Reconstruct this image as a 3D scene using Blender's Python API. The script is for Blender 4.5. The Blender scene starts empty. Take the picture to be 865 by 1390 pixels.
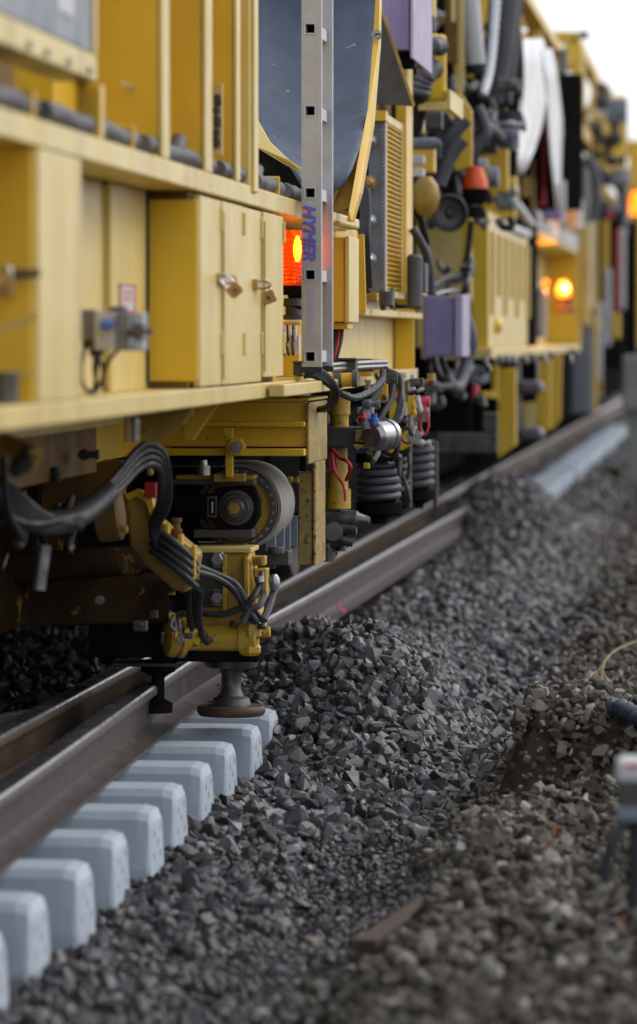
import bpy, bmesh, math, random
import numpy as np
from mathutils import Vector, Matrix
random.seed(7); rng = np.random.default_rng(11)
S = bpy.context.scene; COL = S.collection; R = math.radians
# ------------------------------------------------------------------ camera
CAMZ = 1.38; F = 5200.0; CX, CY = 432.5, 695.0; VX, VY = 1000.0, 460.0
PB = math.atan((CY-VY)/F); PA = math.atan((VX-CX)/F*math.cos(PB))
cam = bpy.data.cameras.new("camera"); camo = bpy.data.objects.new("camera", cam); COL.objects.link(camo)
camo.location = (0, 0, CAMZ); camo.rotation_euler = (R(90)-PB, 0, PA)
cam.sensor_fit = 'VERTICAL'; cam.sensor_height = 36; cam.lens = F/1390*36
cam.clip_start = .1; cam.clip_end = 3000
cam.dof.use_dof = True; cam.dof.focus_distance = 13.9; cam.dof.aperture_fstop = 2.4; cam.dof.aperture_blades = 0
S.camera = camo
MR = camo.rotation_euler.to_matrix()
def Q(px, py, X=None, Y=None, Z=None):
    d = MR @ Vector(((px-CX)/F, -(py-CY)/F, -1.0))
    if X is not None: t = X/d.x
    elif Y is not None: t = Y/d.y
    else: t = (Z-CAMZ)/d.z
    return Vector((d.x*t, d.y*t, CAMZ+d.z*t))
# ------------------------------------------------------------------ materials
M = {}
def mat(name, col, rough=.5, metal=0, col2=None, nscale=6, namt=.5, bump=0, bscale=40, chips=None, chipscale=14, chipthr=.66,
        streak=None, coat=0, emit=None, estr=0, trans=0, spec=.5, isl=None):
    m = bpy.data.materials.new(name); m.use_nodes = True; nt = m.node_tree; N = nt.nodes; L = nt.links
    b = N['Principled BSDF']; tc = N.new('ShaderNodeNewGeometry')
    P = tc.outputs['Position']
    def noise(sc, det=5, rg=.6, vec=None):
        n = N.new('ShaderNodeTexNoise'); n.inputs['Scale'].default_value = sc; n.inputs['Detail'].default_value = det
        n.inputs['Roughness'].default_value = rg; L.new(vec or P, n.inputs['Vector']); return n
    def ramp(src, a, c, v0=0., v1=1.):
        r = N.new('ShaderNodeMapRange'); r.inputs[1].default_value = a; r.inputs[2].default_value = c
        r.inputs[3].default_value = v0; r.inputs[4].default_value = v1; L.new(src, r.inputs[0]); return r.outputs[0]
    def mix(fac, A, Bc):
        x = N.new('ShaderNodeMix'); x.data_type = 'RGBA'
        for s, v in ((0, fac), (6, A), (7, Bc)):
            if isinstance(v, (tuple, float, int)): x.inputs[s].default_value = (*v, 1) if isinstance(v, tuple) else v
            else: L.new(v, x.inputs[s])
        return x.outputs[2]
    c = col
    if col2: c = mix(ramp(noise(nscale).outputs[0], .5-namt/2, .5+namt/2), col, col2)
    if isl:
        rp = N.new('ShaderNodeValToRGB'); L.new(tc.outputs['Random Per Island'], rp.inputs[0])
        e = rp.color_ramp.elements
        e[0].position = 0; e[0].color = (*isl[0][1], 1); e[1].position = isl[-1][0]; e[1].color = (*isl[-1][1], 1)
        for p_, c_ in isl[1:-1]:
            k = e.new(p_); k.color = (*c_, 1)
        c = mix(ramp(noise(nscale).outputs[0], .35, .65, 0, .35), rp.outputs[0], col2 or col)
    if streak:
        mp = N.new('ShaderNodeVectorMath'); mp.operation = 'MULTIPLY'; L.new(P, mp.inputs[0]); mp.inputs[1].default_value = (7, 7, .8)
        s = ramp(noise(1.0, 4, .6, mp.outputs[0]).outputs[0], .48, .75, 0, .6); c = mix(s, c, streak)
    ro = ramp(noise(nscale*1.7).outputs[0], .3, .7, max(rough-.12, .02), min(rough+.12, 1))
    if chips:
        s = ramp(noise(chipscale, 8, .68).outputs[0], chipthr, chipthr+.03); c = mix(s, c, chips)
    if isinstance(c, tuple): b.inputs['Base Color'].default_value = (*c, 1)
    else: L.new(c, b.inputs['Base Color'])
    L.new(ro, b.inputs['Roughness']); b.inputs['Metallic'].default_value = metal
    b.inputs['Specular IOR Level'].default_value = {'black_metal': 0., 'grimy_shaded': 0., 'soil': .1, 'rubber': .35, 'brown_shaded': .3}.get(name, spec)
    if coat: b.inputs['Coat Weight'].default_value = coat; b.inputs['Coat Roughness'].default_value = .25
    if trans: b.inputs['Transmission Weight'].default_value = trans
    if emit: b.inputs['Emission Color'].default_value = (*emit, 1); b.inputs['Emission Strength'].default_value = estr
    if bump:
        bp = N.new('ShaderNodeBump'); bp.inputs['Strength'].default_value = bump; bp.inputs['Distance'].default_value = .004
        L.new(noise(bscale).outputs[0], bp.inputs['Height']); L.new(bp.outputs[0], b.inputs['Normal'])
    M[name] = m; return m
YEL = (.76, .475, .018)
mat('yellow', YEL, .42, 0, (.62, .37, .022), 3, .5, .12, 30, chips=(.09, .055, .028), chipthr=.672, chipscale=24, streak=(.46, .31, .05), coat=.25)
mat('yellow_clean', (.78, .495, .018), .38, 0, (.66, .42, .022), 3, .5, .1, 25, chips=(.13, .085, .04), chipthr=.69, chipscale=22, coat=.3)
mat('yellow_pale_lit', (.67, .53, .19), .45, 0, (.58, .43, .12), 4, .5, .15, 30, chips=(.24, .15, .07), chipthr=.665, chipscale=17, streak=(.34, .235, .085), coat=.2)  # sky glare on side faces put into the colour, with chalky wear
mat('yellow_soiled', (.48, .29, .03), .5, 0, (.18, .11, .03), 7, .45, .3, 40, chips=(.04, .03, .02), chipthr=.62, chipscale=30)
mat('grimy_shaded', (.030, .018, .009), .75, 0, (.010, .008, .007), 4, .5, .4, 30, chips=(.12, .07, .016), chipthr=.60, chipscale=7)  # grime, plus the shade under the deck put into a near-black colour
mat('yellow_mottled', (.46, .31, .06), .5, 0, (.22, .16, .06), 9, .4, .3, 60, chips=(.05, .045, .035), chipthr=.555, chipscale=48)
mat('yellow_greasy', (.62, .39, .02), .4, 0, (.36, .22, .025), 9, .4, .25, 40, chips=(.05, .038, .024), chipthr=.60, chipscale=26, coat=.2)
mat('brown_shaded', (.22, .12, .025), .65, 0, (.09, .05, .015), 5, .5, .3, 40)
mat('rubber', (.016, .018, .022), .5, 0, (.032, .034, .038), 15, .5, .2, 80)
mat('rubber_grey', (.07, .073, .085), .6, 0, (.10, .10, .115), 12, .5, .2, 60)
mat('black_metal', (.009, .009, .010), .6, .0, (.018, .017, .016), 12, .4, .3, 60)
mat('dark_metal', (.06, .06, .063), .5, .5, (.10, .09, .08), 14, .4, .3, 60, chips=(.16, .10, .06), chipthr=.68)
mat('greasy_metal', (.16, .15, .14), .42, .6, (.06, .055, .05), 18, .35, .35, 60)
mat('steel', (.42, .42, .43), .35, .8, (.25, .25, .26), 16, .5, .15, 60)
mat('belt', (.31, .29, .265), .75, 0, (.17, .16, .15), 10, .5, .3, 60)
mat('aluminium', (.52, .53, .55), .42, .75, (.40, .41, .44), 9, .5, .1, 60, chips=(.30, .29, .29), chipthr=.66, chipscale=30)
mat('chute_steel', (.040, .058, .092), .62, 0, (.065, .085, .125), 4, .6, .3, 12, chips=(.24, .26, .30), chipthr=.66, chipscale=9, streak=(.028, .036, .055))
mat('grey_panel', (.20, .22, .26), .45, 0, (.17, .19, .23), 5, .5, .1, 40)
mat('grey_blue', (.17, .20, .24), .5, 0, (.13, .15, .18), 8, .5, .1, 40)
mat('grey_plastic', (.20, .20, .21), .5, 0, (.15, .15, .16), 9, .5, .1, 40)
mat('white_plastic', (.55, .55, .56), .5, 0, (.45, .45, .46), 9, .5, .1, 40)
mat('purple', (.28, .225, .41), .5, 0, (.22, .175, .33), 7, .5, .1, 40, streak=(.08, .06, .13))
mat('purple_pale', (.40, .36, .50), .5, 0, (.33, .29, .42), 7, .5, .1, 40)
mat('white_tarp', (.86, .86, .87), .5, 0, (.62, .63, .66), 4, .35, 1.0, 5, chips=(.42, .43, .46), chipthr=.60, chipscale=5)
mat('red', (.50, .025, .02), .45, 0, (.35, .02, .02), 12, .5)
mat('red_pink', (.62, .07, .10), .5, 0, (.5, .05, .08), 12, .5)
mat('blue', (.02, .10, .42), .4)
mat('mark_pink', (.95, .05, .16), .5)
mat('logo_blue', (.03, .16, .85), .4)
mat('logo_red', (.62, .03, .04), .45)
mat('brass', (.50, .33, .14), .35, .85, (.36, .22, .10), 30, .5)
mat('chrome', (.55, .55, .56), .22, .95)
mat('rust', (.10, .055, .036), .6, .2, (.09, .05, .035), 16, .5, .3, 60)
mat('rail_side', (.068, .050, .047), .5, .15, (.042, .033, .033), 9, .5, .3, 50, chips=(.13, .10, .09), chipthr=.68, chipscale=30)
mat('rail_side_brown', (.065, .042, .023), .55, .2, (.08, .052, .03), 9, .5, .3, 50)
mat('rail_top', (.30, .30, .33), .30, .85, (.17, .16, .165), 10, .5, .1, 50)
mat('concrete', (.43, .50, .57), .75, 0, (.34, .39, .45), 5, .5, .4, 60, chips=(.20, .21, .22), chipthr=.665, chipscale=26)
mat('old_concrete', (.30, .31, .29), .85, 0, (.2, .22, .18), 4, .5, .4, 40)
mat('soil', (.030, .025, .020), .95, 0, (.055, .046, .037), 14, .4, 1.0, 90, chips=(.10, .09, .075), chipthr=.64, chipscale=40)
mat('new_stone', (.03, .03, .033), .46, 0, (.055, .054, .06), 20, .5, .5, 120, spec=.5,
    isl=[(0, (.029, .027, .029)), (.3, (.058, .056, .062)), (.55, (.090, .088, .097)), (.68, (.062, .051, .046)), (.85, (.096, .081, .074)), (.94, (.15, .152, .165)), (1, (.27, .28, .30))])
mat('old_stone', (.05, .04, .03), .8, 0, (.06, .05, .04), 20, .5, .5, 120, spec=.3,
    isl=[(0, (.026, .022, .018)), (.3, (.065, .056, .045)), (.6, (.108, .096, .078)), (.80, (.155, .142, .12)), (.94, (.36, .345, .31)), (1, (.12, .065, .045))])
mat('wood', (.085, .052, .033), .85, 0, (.05, .033, .023), 12, .5, .4, 60)
mat('leaf_green', (.07, .13, .025), .6, 0, (.10, .15, .03), 20, .5)
mat('leaf_rust', (.34, .09, .035), .6)
mat('straw', (.30, .23, .12), .8)
mat('pipe_blue', (.02, .035, .06), .35, 0, (.03, .045, .075), 20, .5)
mat('amber', (.80, .14, .006), .16, 0, trans=.45)
mat('amber_dim', (.85, .10, .015), .3, 0, trans=.2)
mat('bulb', (1, .5, .1), .5, emit=(1, .40, .04), estr=40)
mat('bulb_far', (1, .5, .1), .5, emit=(1, .36, .045), estr=22)
mat('amber_lit', (1, .2, .02), .4, emit=(1, .22, .01), estr=2.2)
# ------------------------------------------------------------------ mesh builder
KEEP = {'grille', 'rim_slots', 'perforated_strip', 'sticker_print', 'vent_slats', 'louvre', 'chain', 'roof_truss', 'grille_frame', 'conveyor_belt', 'cabinet_frame'}
class MB:
    def __init__(s): s.v = []; s.f = []; s.m = []
    def add(s, vs, fs, mi=0):
        o = len(s.v); s.v += [tuple(p) for p in vs]; s.f += [tuple(i+o for i in f) for f in fs]; s.m += [mi]*len(fs); return s
    def box(s, x0, x1, y0, y1, z0, z1, mi=0):
        x0, x1 = sorted((x0, x1)); y0, y1 = sorted((y0, y1)); z0, z1 = sorted((z0, z1))
        v = [(x, y, z) for x in (x0, x1) for y in (y0, y1) for z in (z0, z1)]
        return s.add(v, [(0,1,3,2),(4,6,7,5),(0,4,5,1),(2,3,7,6),(0,2,6,4),(1,5,7,3)], mi)
    def prism(s, pts, vec, mi=0):            # polygon (3D points) extruded along vec
        n = len(pts); a = [Vector(p) for p in pts]; b = [p+Vector(vec) for p in a]
        return s.add(a+b, [tuple(range(n))[::-1], tuple(range(n, 2*n))]+[(i, (i+1) % n, n+(i+1) % n, n+i) for i in range(n)], mi)
    def bar(s, p, q, w, h, up=(0,0,1), mi=0):
        p = Vector(p); q = Vector(q); d = (q-p).normalized(); u = Vector(up)
        if abs(d.dot(u)) > .98: u = Vector((1,0,0))
        a = d.cross(u).normalized(); c = a.cross(d).normalized()
        return s.prism([p+a*sx*w/2+c*sz*h/2 for sx, sz in ((-1,-1),(1,-1),(1,1),(-1,1))], q-p, mi)
    def cyl(s, p, q, r, r2=None, n=20, mi=0):
        return s.lathe(p, q, [(0, r), (1, r if r2 is None else r2)], n, mi)
    def lathe(s, p, q, prof, n=24, mi=0, cap=True):   # prof: (t along p-q, radius)
        p = Vector(p); q = Vector(q); d = q-p; e = d.normalized(); u = Vector((0,0,1)) if abs(e.z) < .9 else Vector((1,0,0))
        a = e.cross(u).normalized(); c = e.cross(a); vs = []; fs = []
        for t, r in prof:
            for k in range(n):
                g = 2*math.pi*k/n; vs.append(p+d*t+(a*math.cos(g)+c*math.sin(g))*r)
        for i in range(len(prof)-1):
            for k in range(n): fs.append((i*n+k, i*n+(k+1) % n, (i+1)*n+(k+1) % n, (i+1)*n+k))
        if cap: fs += [tuple(range(n))[::-1], tuple(range((len(prof)-1)*n, len(prof)*n))]
        return s.add(vs, fs, mi)
    def tube(s, pts, r, n=8, sub=6, mi=0, rib=0, ribstep=2):
        P = [Vector(p) for p in pts]
        if len(P) > 2 and sub > 1:
            o = []; E = [P[0]*2-P[1]]+P+[P[-1]*2-P[-2]]
            for i in range(1, len(E)-2):
                a, b, c, d = E[i-1:i+3]
                for k in range(sub):
                    t = k/sub; o.append(.5*((2*b)+(c-a)*t+(2*a-5*b+4*c-d)*t*t+(3*b-a-3*c+d)*t**3))
            P = o+[P[-1]]
        if rib:
            L = sum((P[i+1]-P[i]).length for i in range(len(P)-1)); m = max(4, int(L/(rib/2))); o = []; acc = 0; i = 0
            for k in range(m+1):
                t = L*k/m
                while i < len(P)-2 and acc+(P[i+1]-P[i]).length < t: acc += (P[i+1]-P[i]).length; i += 1
                o.append(P[i].lerp(P[i+1], min(1, (t-acc)/max(1e-6, (P[i+1]-P[i]).length))))
            P = o
        vs = []; fs = []; T = [(P[min(i+1, len(P)-1)]-P[max(i-1, 0)]).normalized() for i in range(len(P))]
        u = Vector((0,0,1)) if abs(T[0].z) < .9 else Vector((1,0,0)); a = T[0].cross(u).normalized()
        for i, p in enumerate(P):
            a = (a-T[i]*a.dot(T[i])).normalized(); c = T[i].cross(a); rr = r*(1.13 if rib and i % 2 else .92 if rib else 1)
            for k in range(n):
                g = 2*math.pi*k/n; vs.append(p+(a*math.cos(g)+c*math.sin(g))*rr)
        for i in range(len(P)-1):
            for k in range(n): fs.append((i*n+k, i*n+(k+1) % n, (i+1)*n+(k+1) % n, (i+1)*n+k))
        fs += [tuple(range(n))[::-1], tuple(range((len(P)-1)*n, len(P)*n))]
        return s.add(vs, fs, mi)
    # pixel helpers: a face at true distance Y (facing the camera) or on side plane X (facing sideways)
    def yb(s, x0, y0, x1, y1, Y, d, mi=0):
        a = Q(x0, y1, Y=Y); b = Q(x1, y0, Y=Y); return s.box(a.x, b.x, Y, Y+d, a.z, b.z, mi)
    def xb(s, xa, xb, yt, ybm, X, t, mi=0):
        a = Q(xa, yt, X=X); b = Q(xb, 460, X=X); c = Q(xa, ybm, X=X); return s.box(X-t, X, a.y, b.y, c.z, a.z, mi)
    def bolt(s, p, r=.012, axis=(0,-1,0), h=.012, mi=0):
        p = Vector(p); A = Vector(axis); s.cyl(p, p+A*h*.35, r*1.45, n=14, mi=mi); return s.cyl(p+A*h*.35, p+A*h*1.2, r, n=6, mi=mi)
    def clusters(s):
        n = len(s.v); par = list(range(n))
        def fd(i):
            while par[i] != i: par[i] = par[par[i]]; i = par[i]
            return i
        for f in s.f:
            a = fd(f[0])
            for k in f[1:]: par[fd(k)] = a
        isl = {}
        for i in range(n): isl.setdefault(fd(i), []).append(i)
        bb = [([min(s.v[i][k] for i in L)-.012 for k in range(3)], [max(s.v[i][k] for i in L)+.012 for k in range(3)], set([r]), ) for r, L in isl.items()]
        ch = True
        while ch:
            ch = False
            for i in range(len(bb)):
                for j in range(i+1, len(bb)):
                    if all(bb[i][0][k] <= bb[j][1][k] and bb[j][0][k] <= bb[i][1][k] for k in range(3)):
                        bb[i] = ([min(bb[i][0][k], bb[j][0][k]) for k in range(3)], [max(bb[i][1][k], bb[j][1][k]) for k in range(3)], bb[i][2] | bb[j][2]); del bb[j]; ch = True; break
                if ch: break
        return bb, fd
    def build(s, name, mats, parent=None, smooth=False, bevel=0):
        if parent is not None and len(s.v) < 4000 and name not in KEEP:
            bb, fd = s.clusters()
            if 1 < len(bb) <= 16:
                first = None
                for c in bb:
                    m = MB(); mp_ = {}
                    for f, mi in zip(s.f, s.m):
                        if fd(f[0]) in c[2]:
                            for k in f:
                                if k not in mp_: mp_[k] = len(m.v); m.v.append(s.v[k])
                            m.f.append(tuple(mp_[k] for k in f)); m.m.append(mi)
                    o = m._build(name, mats, parent, smooth, bevel); first = first or o
                return first
        return s._build(name, mats, parent, smooth, bevel)
    def _build(s, name, mats, parent=None, smooth=False, bevel=0):
        me = bpy.data.meshes.new(name); off = Vector(parent['o']) if parent else Vector((0,0,0))
        me.from_pydata([tuple(Vector(p)-off) for p in s.v], [], s.f); 
        for k in (mats if isinstance(mats, (list, tuple)) else [mats]): me.materials.append(M[k])
        me.polygons.foreach_set('material_index', s.m)
        bm = bmesh.new(); bm.from_mesh(me); bmesh.ops.recalc_face_normals(bm, faces=bm.faces); bm.to_mesh(me); bm.free()
        if smooth:
            me.polygons.foreach_set('use_smooth', [True]*len(me.polygons)); me.set_sharp_from_angle(angle=R(38))
        o = bpy.data.objects.new(name, me); COL.objects.link(o)
        if parent: 
            o.parent = parent; o['o'] = list(off)
        else: o['o'] = [0,0,0]
        if bevel:
            b = o.modifiers.new('bevel', 'BEVEL'); b.width = bevel; b.segments = 2; b.limit_method = 'ANGLE'; b.angle_limit = R(40)
        return o
def tag(o, label=None, cat=None, group=None, kind=None):
    if label: o['label'] = label
    if cat: o['category'] = cat
    if group: o['group'] = group
    if kind: o['kind'] = kind
    return o
def thing(name, loc, label, cat, group=None):
    o = bpy.data.objects.new(name, None); COL.objects.link(o); o.location = loc; o['o'] = list(loc); o.empty_display_size = .1
    return tag(o, label, cat, group)
def hose(name, pts, r, parent, m='rubber', rib=0, n=8):
    return MB().tube([Q(a, b, Y=c) for a, b, c in pts], r, n=n, rib=rib).build(name, m, parent, smooth=True)
def xy(x, y, X=-1.5): return Q(x, y, X=X)
Yx = lambda px, X=-1.5: Q(px, 460, X=X).y
# ================================================================== GROUND
def sm(a, b, t):
    t = np.clip((t-a)/(b-a), 0, 1); return t*t*(3-2*t)
def nz(x, y): return (np.sin(x*3.1+y*1.3)+np.sin(x*-2.2+y*2.9+1.7)+.6*np.sin(x*7.3-y*4.1)+.5*np.sin(x*5.+y*9.2+2)+.4*np.sin(x*13-y*11))/3.5
def G(x, y, cx, cy, sx, sy): return np.exp(-((x-cx)/sx)**2-((y-cy)/sy)**2)
def H(x, y):
    x = np.asarray(x, float); y = np.asarray(y, float)
    trench = -.215+0*x
    toe = 13.62-1.1*sm(-1.72, -1.15, x)
    fill = sm(0, 1.0+1.6*sm(-1.7, -1.2, x), y-toe)
    top = -.055-.17*sm(-1.5, -.98, x)
    z = trench+(top-trench)*fill
    z += .13*G(x, y, -1.82, 16.3, .24, .7)+.05*G(x, y, -1.5, 16.2, .4, 1.2)
    z += .19*G(x, y, -1.32, 14.75, .27, .85)+.13*G(x, y, -1.55, 15.3, .3, .9)-.06*G(x, y, -1.15, 10.6, .22, 1.6)
    z += .38*G(x, y, -1.74, 29.0, .42, 1.7)
    z = np.where((x < -2.0) & (y > 31), np.maximum(z, .0), z)
    z = z-.09*sm(31.3, 33, y)*sm(-1.95, -1.72, x)*(x < -1.0)
    z = np.where(x < -2.5, np.maximum(z, -.2+.22*sm(-2.5, -3.2, x)*sm(7, 9, y)), z)
    bank = sm(-.98, -.72, x)
    z += bank*(.12+.10*sm(-.7, .6, x))*(1-.35*sm(13, 20, y))
    z += .23*sm(-.75, -.69, x+.02*np.sin(y*9))*sm(12.35, 12.62, y)*(1-sm(13.3, 14.3, y))*(1-sm(.1, .5, x))
    z += nz(x*2.2, y*2.2)*(.018+.02*bank)
    far = sm(60, 120, y)+sm(3, 6, np.abs(x+1))
    return z*(1-np.clip(far, 0, 1))-.1*np.clip(far, 0, 1)
gx = np.concatenate([[-900,-300,-90,-30,-12,-8,-6], np.arange(-5, 2.01, .07), [3,4,6,10,20,60,200,900]])
gy = np.concatenate([[-300,-60,-10,0,3,5], np.arange(6, 34, .1), [36,40,46,55,70,100,160,300,700,1500,2800]])
GX, GY = np.meshgrid(gx, gy); GZ = H(GX, GY)-.03
nx, ny = len(gx), len(gy)
me = bpy.data.meshes.new('ground')
fs = [(j*nx+i, j*nx+i+1, (j+1)*nx+i+1, (j+1)*nx+i) for j in range(ny-1) for i in range(nx-1)]
me.from_pydata(np.stack([GX.ravel(), GY.ravel(), GZ.ravel()], 1).tolist(), [], fs); me.materials.append(M['soil'])
me.polygons.foreach_set('use_smooth', [True]*len(me.polygons))
g = bpy.data.objects.new('ground', me); COL.objects.link(g); tag(g, kind='structure')
# ---- stones
def protos(n, npts, lo):
    out = []
    for k in range(n):
        bm = bmesh.new(); sx, sy, sz = 1, random.uniform(.62, .95), random.uniform(.42, .75)
        for i in range(npts):
            v = Vector((random.gauss(0,1), random.gauss(0,1), random.gauss(0,1))).normalized()
            v = Vector([math.copysign(abs(c)**.66, c) for c in v])*random.uniform(.88, 1.03)
            bm.verts.new((v.x*sx, v.y*sy, v.z*sz))
        bmesh.ops.convex_hull(bm, input=bm.verts)
        loose = [v for v in bm.verts if not v.link_faces]; bmesh.ops.delete(bm, geom=loose, context='VERTS')
        bmesh.ops.triangulate(bm, faces=bm.faces); bm.verts.ensure_lookup_table(); bm.verts.index_update()
        out.append((np.array([v.co[:] for v in bm.verts]), np.array([[v.index for v in f.verts] for f in bm.faces]))); bm.free()
    return out
PR = protos(30, 16, 0)
MRn = np.array(MR)
def inview(p, margin):
    d = (p-np.array([0, 0, CAMZ]))@MRn
    x = CX+F*d[:, 0]/-d[:, 2]; y = CY-F*d[:, 1]/-d[:, 2]
    return (x > -margin) & (x < 865+margin) & (y > 0) & (y < 1390+margin)
def stones(name, mname, pos, size, label, cat):
    n = len(pos); V = []; Fc = []; off = 0
    ax = rng.normal(size=(n, 4)); ax /= np.linalg.norm(ax, axis=1)[:, None]
    w, x, y, z = ax.T
    RM = np.stack([1-2*(y*y+z*z), 2*(x*y-z*w), 2*(x*z+y*w), 2*(x*y+z*w), 1-2*(x*x+z*z), 2*(y*z-x*w), 2*(x*z-y*w), 2*(y*z+x*w), 1-2*(x*x+y*y)], 1).reshape(n, 3, 3)
    pid = rng.integers(0, len(PR), n)
    for k, (pv, pf) in enumerate(PR):
        idx = np.where(pid == k)[0]
        if not len(idx): continue
        v = np.einsum('nij,vj->nvi', RM[idx], pv)*size[idx][:, None, None]+pos[idx][:, None, :]
        V.append(v.reshape(-1, 3)); Fc.append((pf[None]+(np.arange(len(idx))*len(pv))[:, None, None]+off).reshape(-1, 3)); off += len(idx)*len(pv)
    V = np.concatenate(V); Fc = np.concatenate(Fc)
    me = bpy.data.meshes.new(name); me.vertices.add(len(V)); me.vertices.foreach_set('co', V.ravel().astype(np.float32))
    me.loops.add(Fc.size); me.loops.foreach_set('vertex_index', Fc.ravel().astype(np.int32))
    me.polygons.add(len(Fc)); me.polygons.foreach_set('loop_start', np.arange(0, Fc.size, 3).astype(np.int32))
    me.polygons.foreach_set('loop_total', np.full(len(Fc), 3, np.int32)); me.update(calc_edges=True)
    me.polygons.foreach_set('use_smooth', np.zeros(len(Fc), bool))
    me.materials.append(M[mname]); o = bpy.data.objects.new(name, me); COL.objects.link(o); return tag(o, label, cat, kind='stuff')
def scatter(x0, x1, y0, y1, dens, sz, layers=2, fn=None):
    n = int((x1-x0)*(y1-y0)*dens); P = []; Z = []
    for l in range(layers):
        x = rng.uniform(x0, x1, n); y = rng.uniform(y0, y1, n)
        s = sz*np.exp(np.clip(rng.normal(0, .24, n), -.6, .42))/2
        if fn is not None:
            k = fn(x, y); x, y, s = x[k], y[k], s[k]
        z = H(x, y)+rng.uniform(-.3, .75, len(x))*s*1.2-.006+.012*l
        P.append(np.stack([x, y, z], 1)); Z.append(s)
    P = np.concatenate(P); Z = np.concatenate(Z); k = inview(P, 60); return P[k], Z[k]
# keep stones off the bare sleepers and the rails
def clear(x, y, y_lo=13.2):
    slp = (x < -1.69) & (y < 14.2) & (np.abs(((y-13.5+.3) % .6)-.3) < .17)
    rl = ((np.abs(x+1.99) < .105) & (y > 17.4) & (y < 27.3)) | ((np.abs(x+2.27) < .075) & (y > 9))
    return ~(slp | rl)
bound = lambda x, y: -.93+.07*np.sin(y*1.9)+.05*np.sin(y*5.3+1)
jit = lambda x: rng.normal(0, .06, len(x))
A = []
A.append(scatter(-2.6, -.6, 12.0, 19, 520, .060, 3, lambda x, y: clear(x, y) & (x < bound(x, y)+jit(x))))
A.append(scatter(-2.6, -.6, 7.6, 12.0, 560, .052, 2, lambda x, y: clear(x, y) & (x < bound(x, y)-.5+jit(x)*2)))
A.append(scatter(-1.7, -.6, 7.6, 13.2, 1500, .026, 2, lambda x, y: (x < bound(x, y)+.1+jit(x)) & (x > bound(x, y)-.66+jit(x)*2)))
A.append(scatter(-2.6, -.6, 19, 34, 420, .06, 2, lambda x, y: clear(x, y) & (x < bound(x, y)+jit(x))))
A.append(scatter(-2.6, -2.0, 31, 62, 260, .06, 1, lambda x, y: np.abs(x+2.27) > .08))
A.append(scatter(-1.66, -.6, 34, 62, 170, .07, 1, lambda x, y: x < bound(x, y)))
A.append(scatter(-5, -2.6, 8, 18, 330, .055, 1))
A.append(scatter(-1.75, -.8, 12.2, 18.5, 1500, .024, 1, lambda x, y: clear(x, y) & (x < bound(x, y)+jit(x))))
stones('ballast', 'new_stone', np.concatenate([a[0] for a in A]), np.concatenate([a[1] for a in A]), 'fresh dark blue grey crushed stone ballast heaped beside the rails', 'ballast')
A = []
A.append(scatter(-1.2, .9, 6.4, 18, 620, .047, 2, lambda x, y: (x > bound(x, y)+jit(x)) & ~((x > -.80) & (x < -.60) & (y > 12.25) & (y < 12.66))))
A.append(scatter(-1.1, .3, 6.4, 13, 1200, .022, 1, lambda x, y: x > bound(x, y)-.1+jit(x)))
A.append(scatter(-1.2, .9, 18, 60, 200, .055, 1, lambda x, y: x > bound(x, y)+jit(x)))
stones('old_ballast', 'old_stone', np.concatenate([a[0] for a in A]), np.concatenate([a[1] for a in A]), 'weathered brown old ballast and soil on the bank at right', 'old ballast')
# ================================================================== SLEEPERS
def sleeper_mesh():
    b = MB(); L = 1.3
    # cross-section stations along X: (x, top z, half width top, half width base)
    st = [(-L, -.03, .085, .135), (-L+.04, 0, .10, .15), (-.45, 0, .10, .15), (-.2, -.035, .085, .125), (.2, -.035, .085, .125), (.45, 0, .10, .15), (L-.045, 0, .10, .15), (L-.012, -.008, .097, .148), (L, -.035, .088, .14)]
    vs = []
    for x, t, a, c in st:
        zb = -.215
        vs += [(x, -c, zb), (x, -c*.97, zb+.05), (x, -a-.010, t-.022), (x, -a+.012, t), (x, a-.012, t), (x, a+.010, t-.022), (x, c*.97, zb+.05), (x, c, zb)]
    n = 8; fs = []
    for i in range(len(st)-1):
        for k in range(n): fs.append((i*n+k, i*n+(k+1) % n, (i+1)*n+(k+1) % n, (i+1)*n+k))
    fs += [tuple(range(n)), tuple(range((len(st)-1)*n, len(st)*n))[::-1]]
    return b.add(vs, fs)
s0b = sleeper_mesh()
for (yy_, zz_) in ((-.06, -.07), (.05, -.06), (-.07, -.135), (.065, -.14), (0, -.10)):
    s0b.box(1.296, 1.3015, yy_-.006, yy_+.006, zz_-.011, zz_+.011, 1)
s0 = s0b.build('sleeper', ['concrete', 'grey_plastic'], bevel=.004)
first = True
ys = [14.7, 14.1]+[13.5-.6*k for k in range(11)]
ordw = ['second', 'third', 'fourth', 'fifth', 'sixth', 'seventh', 'eighth', 'ninth', 'tenth', 'eleventh', 'twelfth']
nears = []
for k in range(2, 13): nears.append(ys[k])
def place_sleeper(y, label, group, z=0):
    global first
    o = s0 if first else s0.copy()
    if not first: COL.objects.link(o)
    first = False
    o.location = (-3.0+random.uniform(-.012, .012), y+random.uniform(-.012, .012), z); o.rotation_euler = (0, 0, random.uniform(-.008, .008))
    return tag(o, label, 'sleeper', group)
gr = 'bare new concrete sleepers under the near rail'
lab = ['pale concrete sleeper right beneath the guide roller, farthest of the bare row']+['pale bare concrete sleeper, %s from the guide roller towards the camera' % w for w in ordw]
for k, y in enumerate(nears):
    if y > 7.2: place_sleeper(y, lab[k], gr)
place_sleeper(14.1, 'concrete sleeper just behind the guide roller, half under the ballast heap', gr)
yy = 31.2; k = 0
while yy < 62:
    place_sleeper(yy, 'distant blurred concrete sleeper beyond the ballast mound', 'distant sleepers beyond the ballast mound', -.01); yy += .6; k += 1
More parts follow.
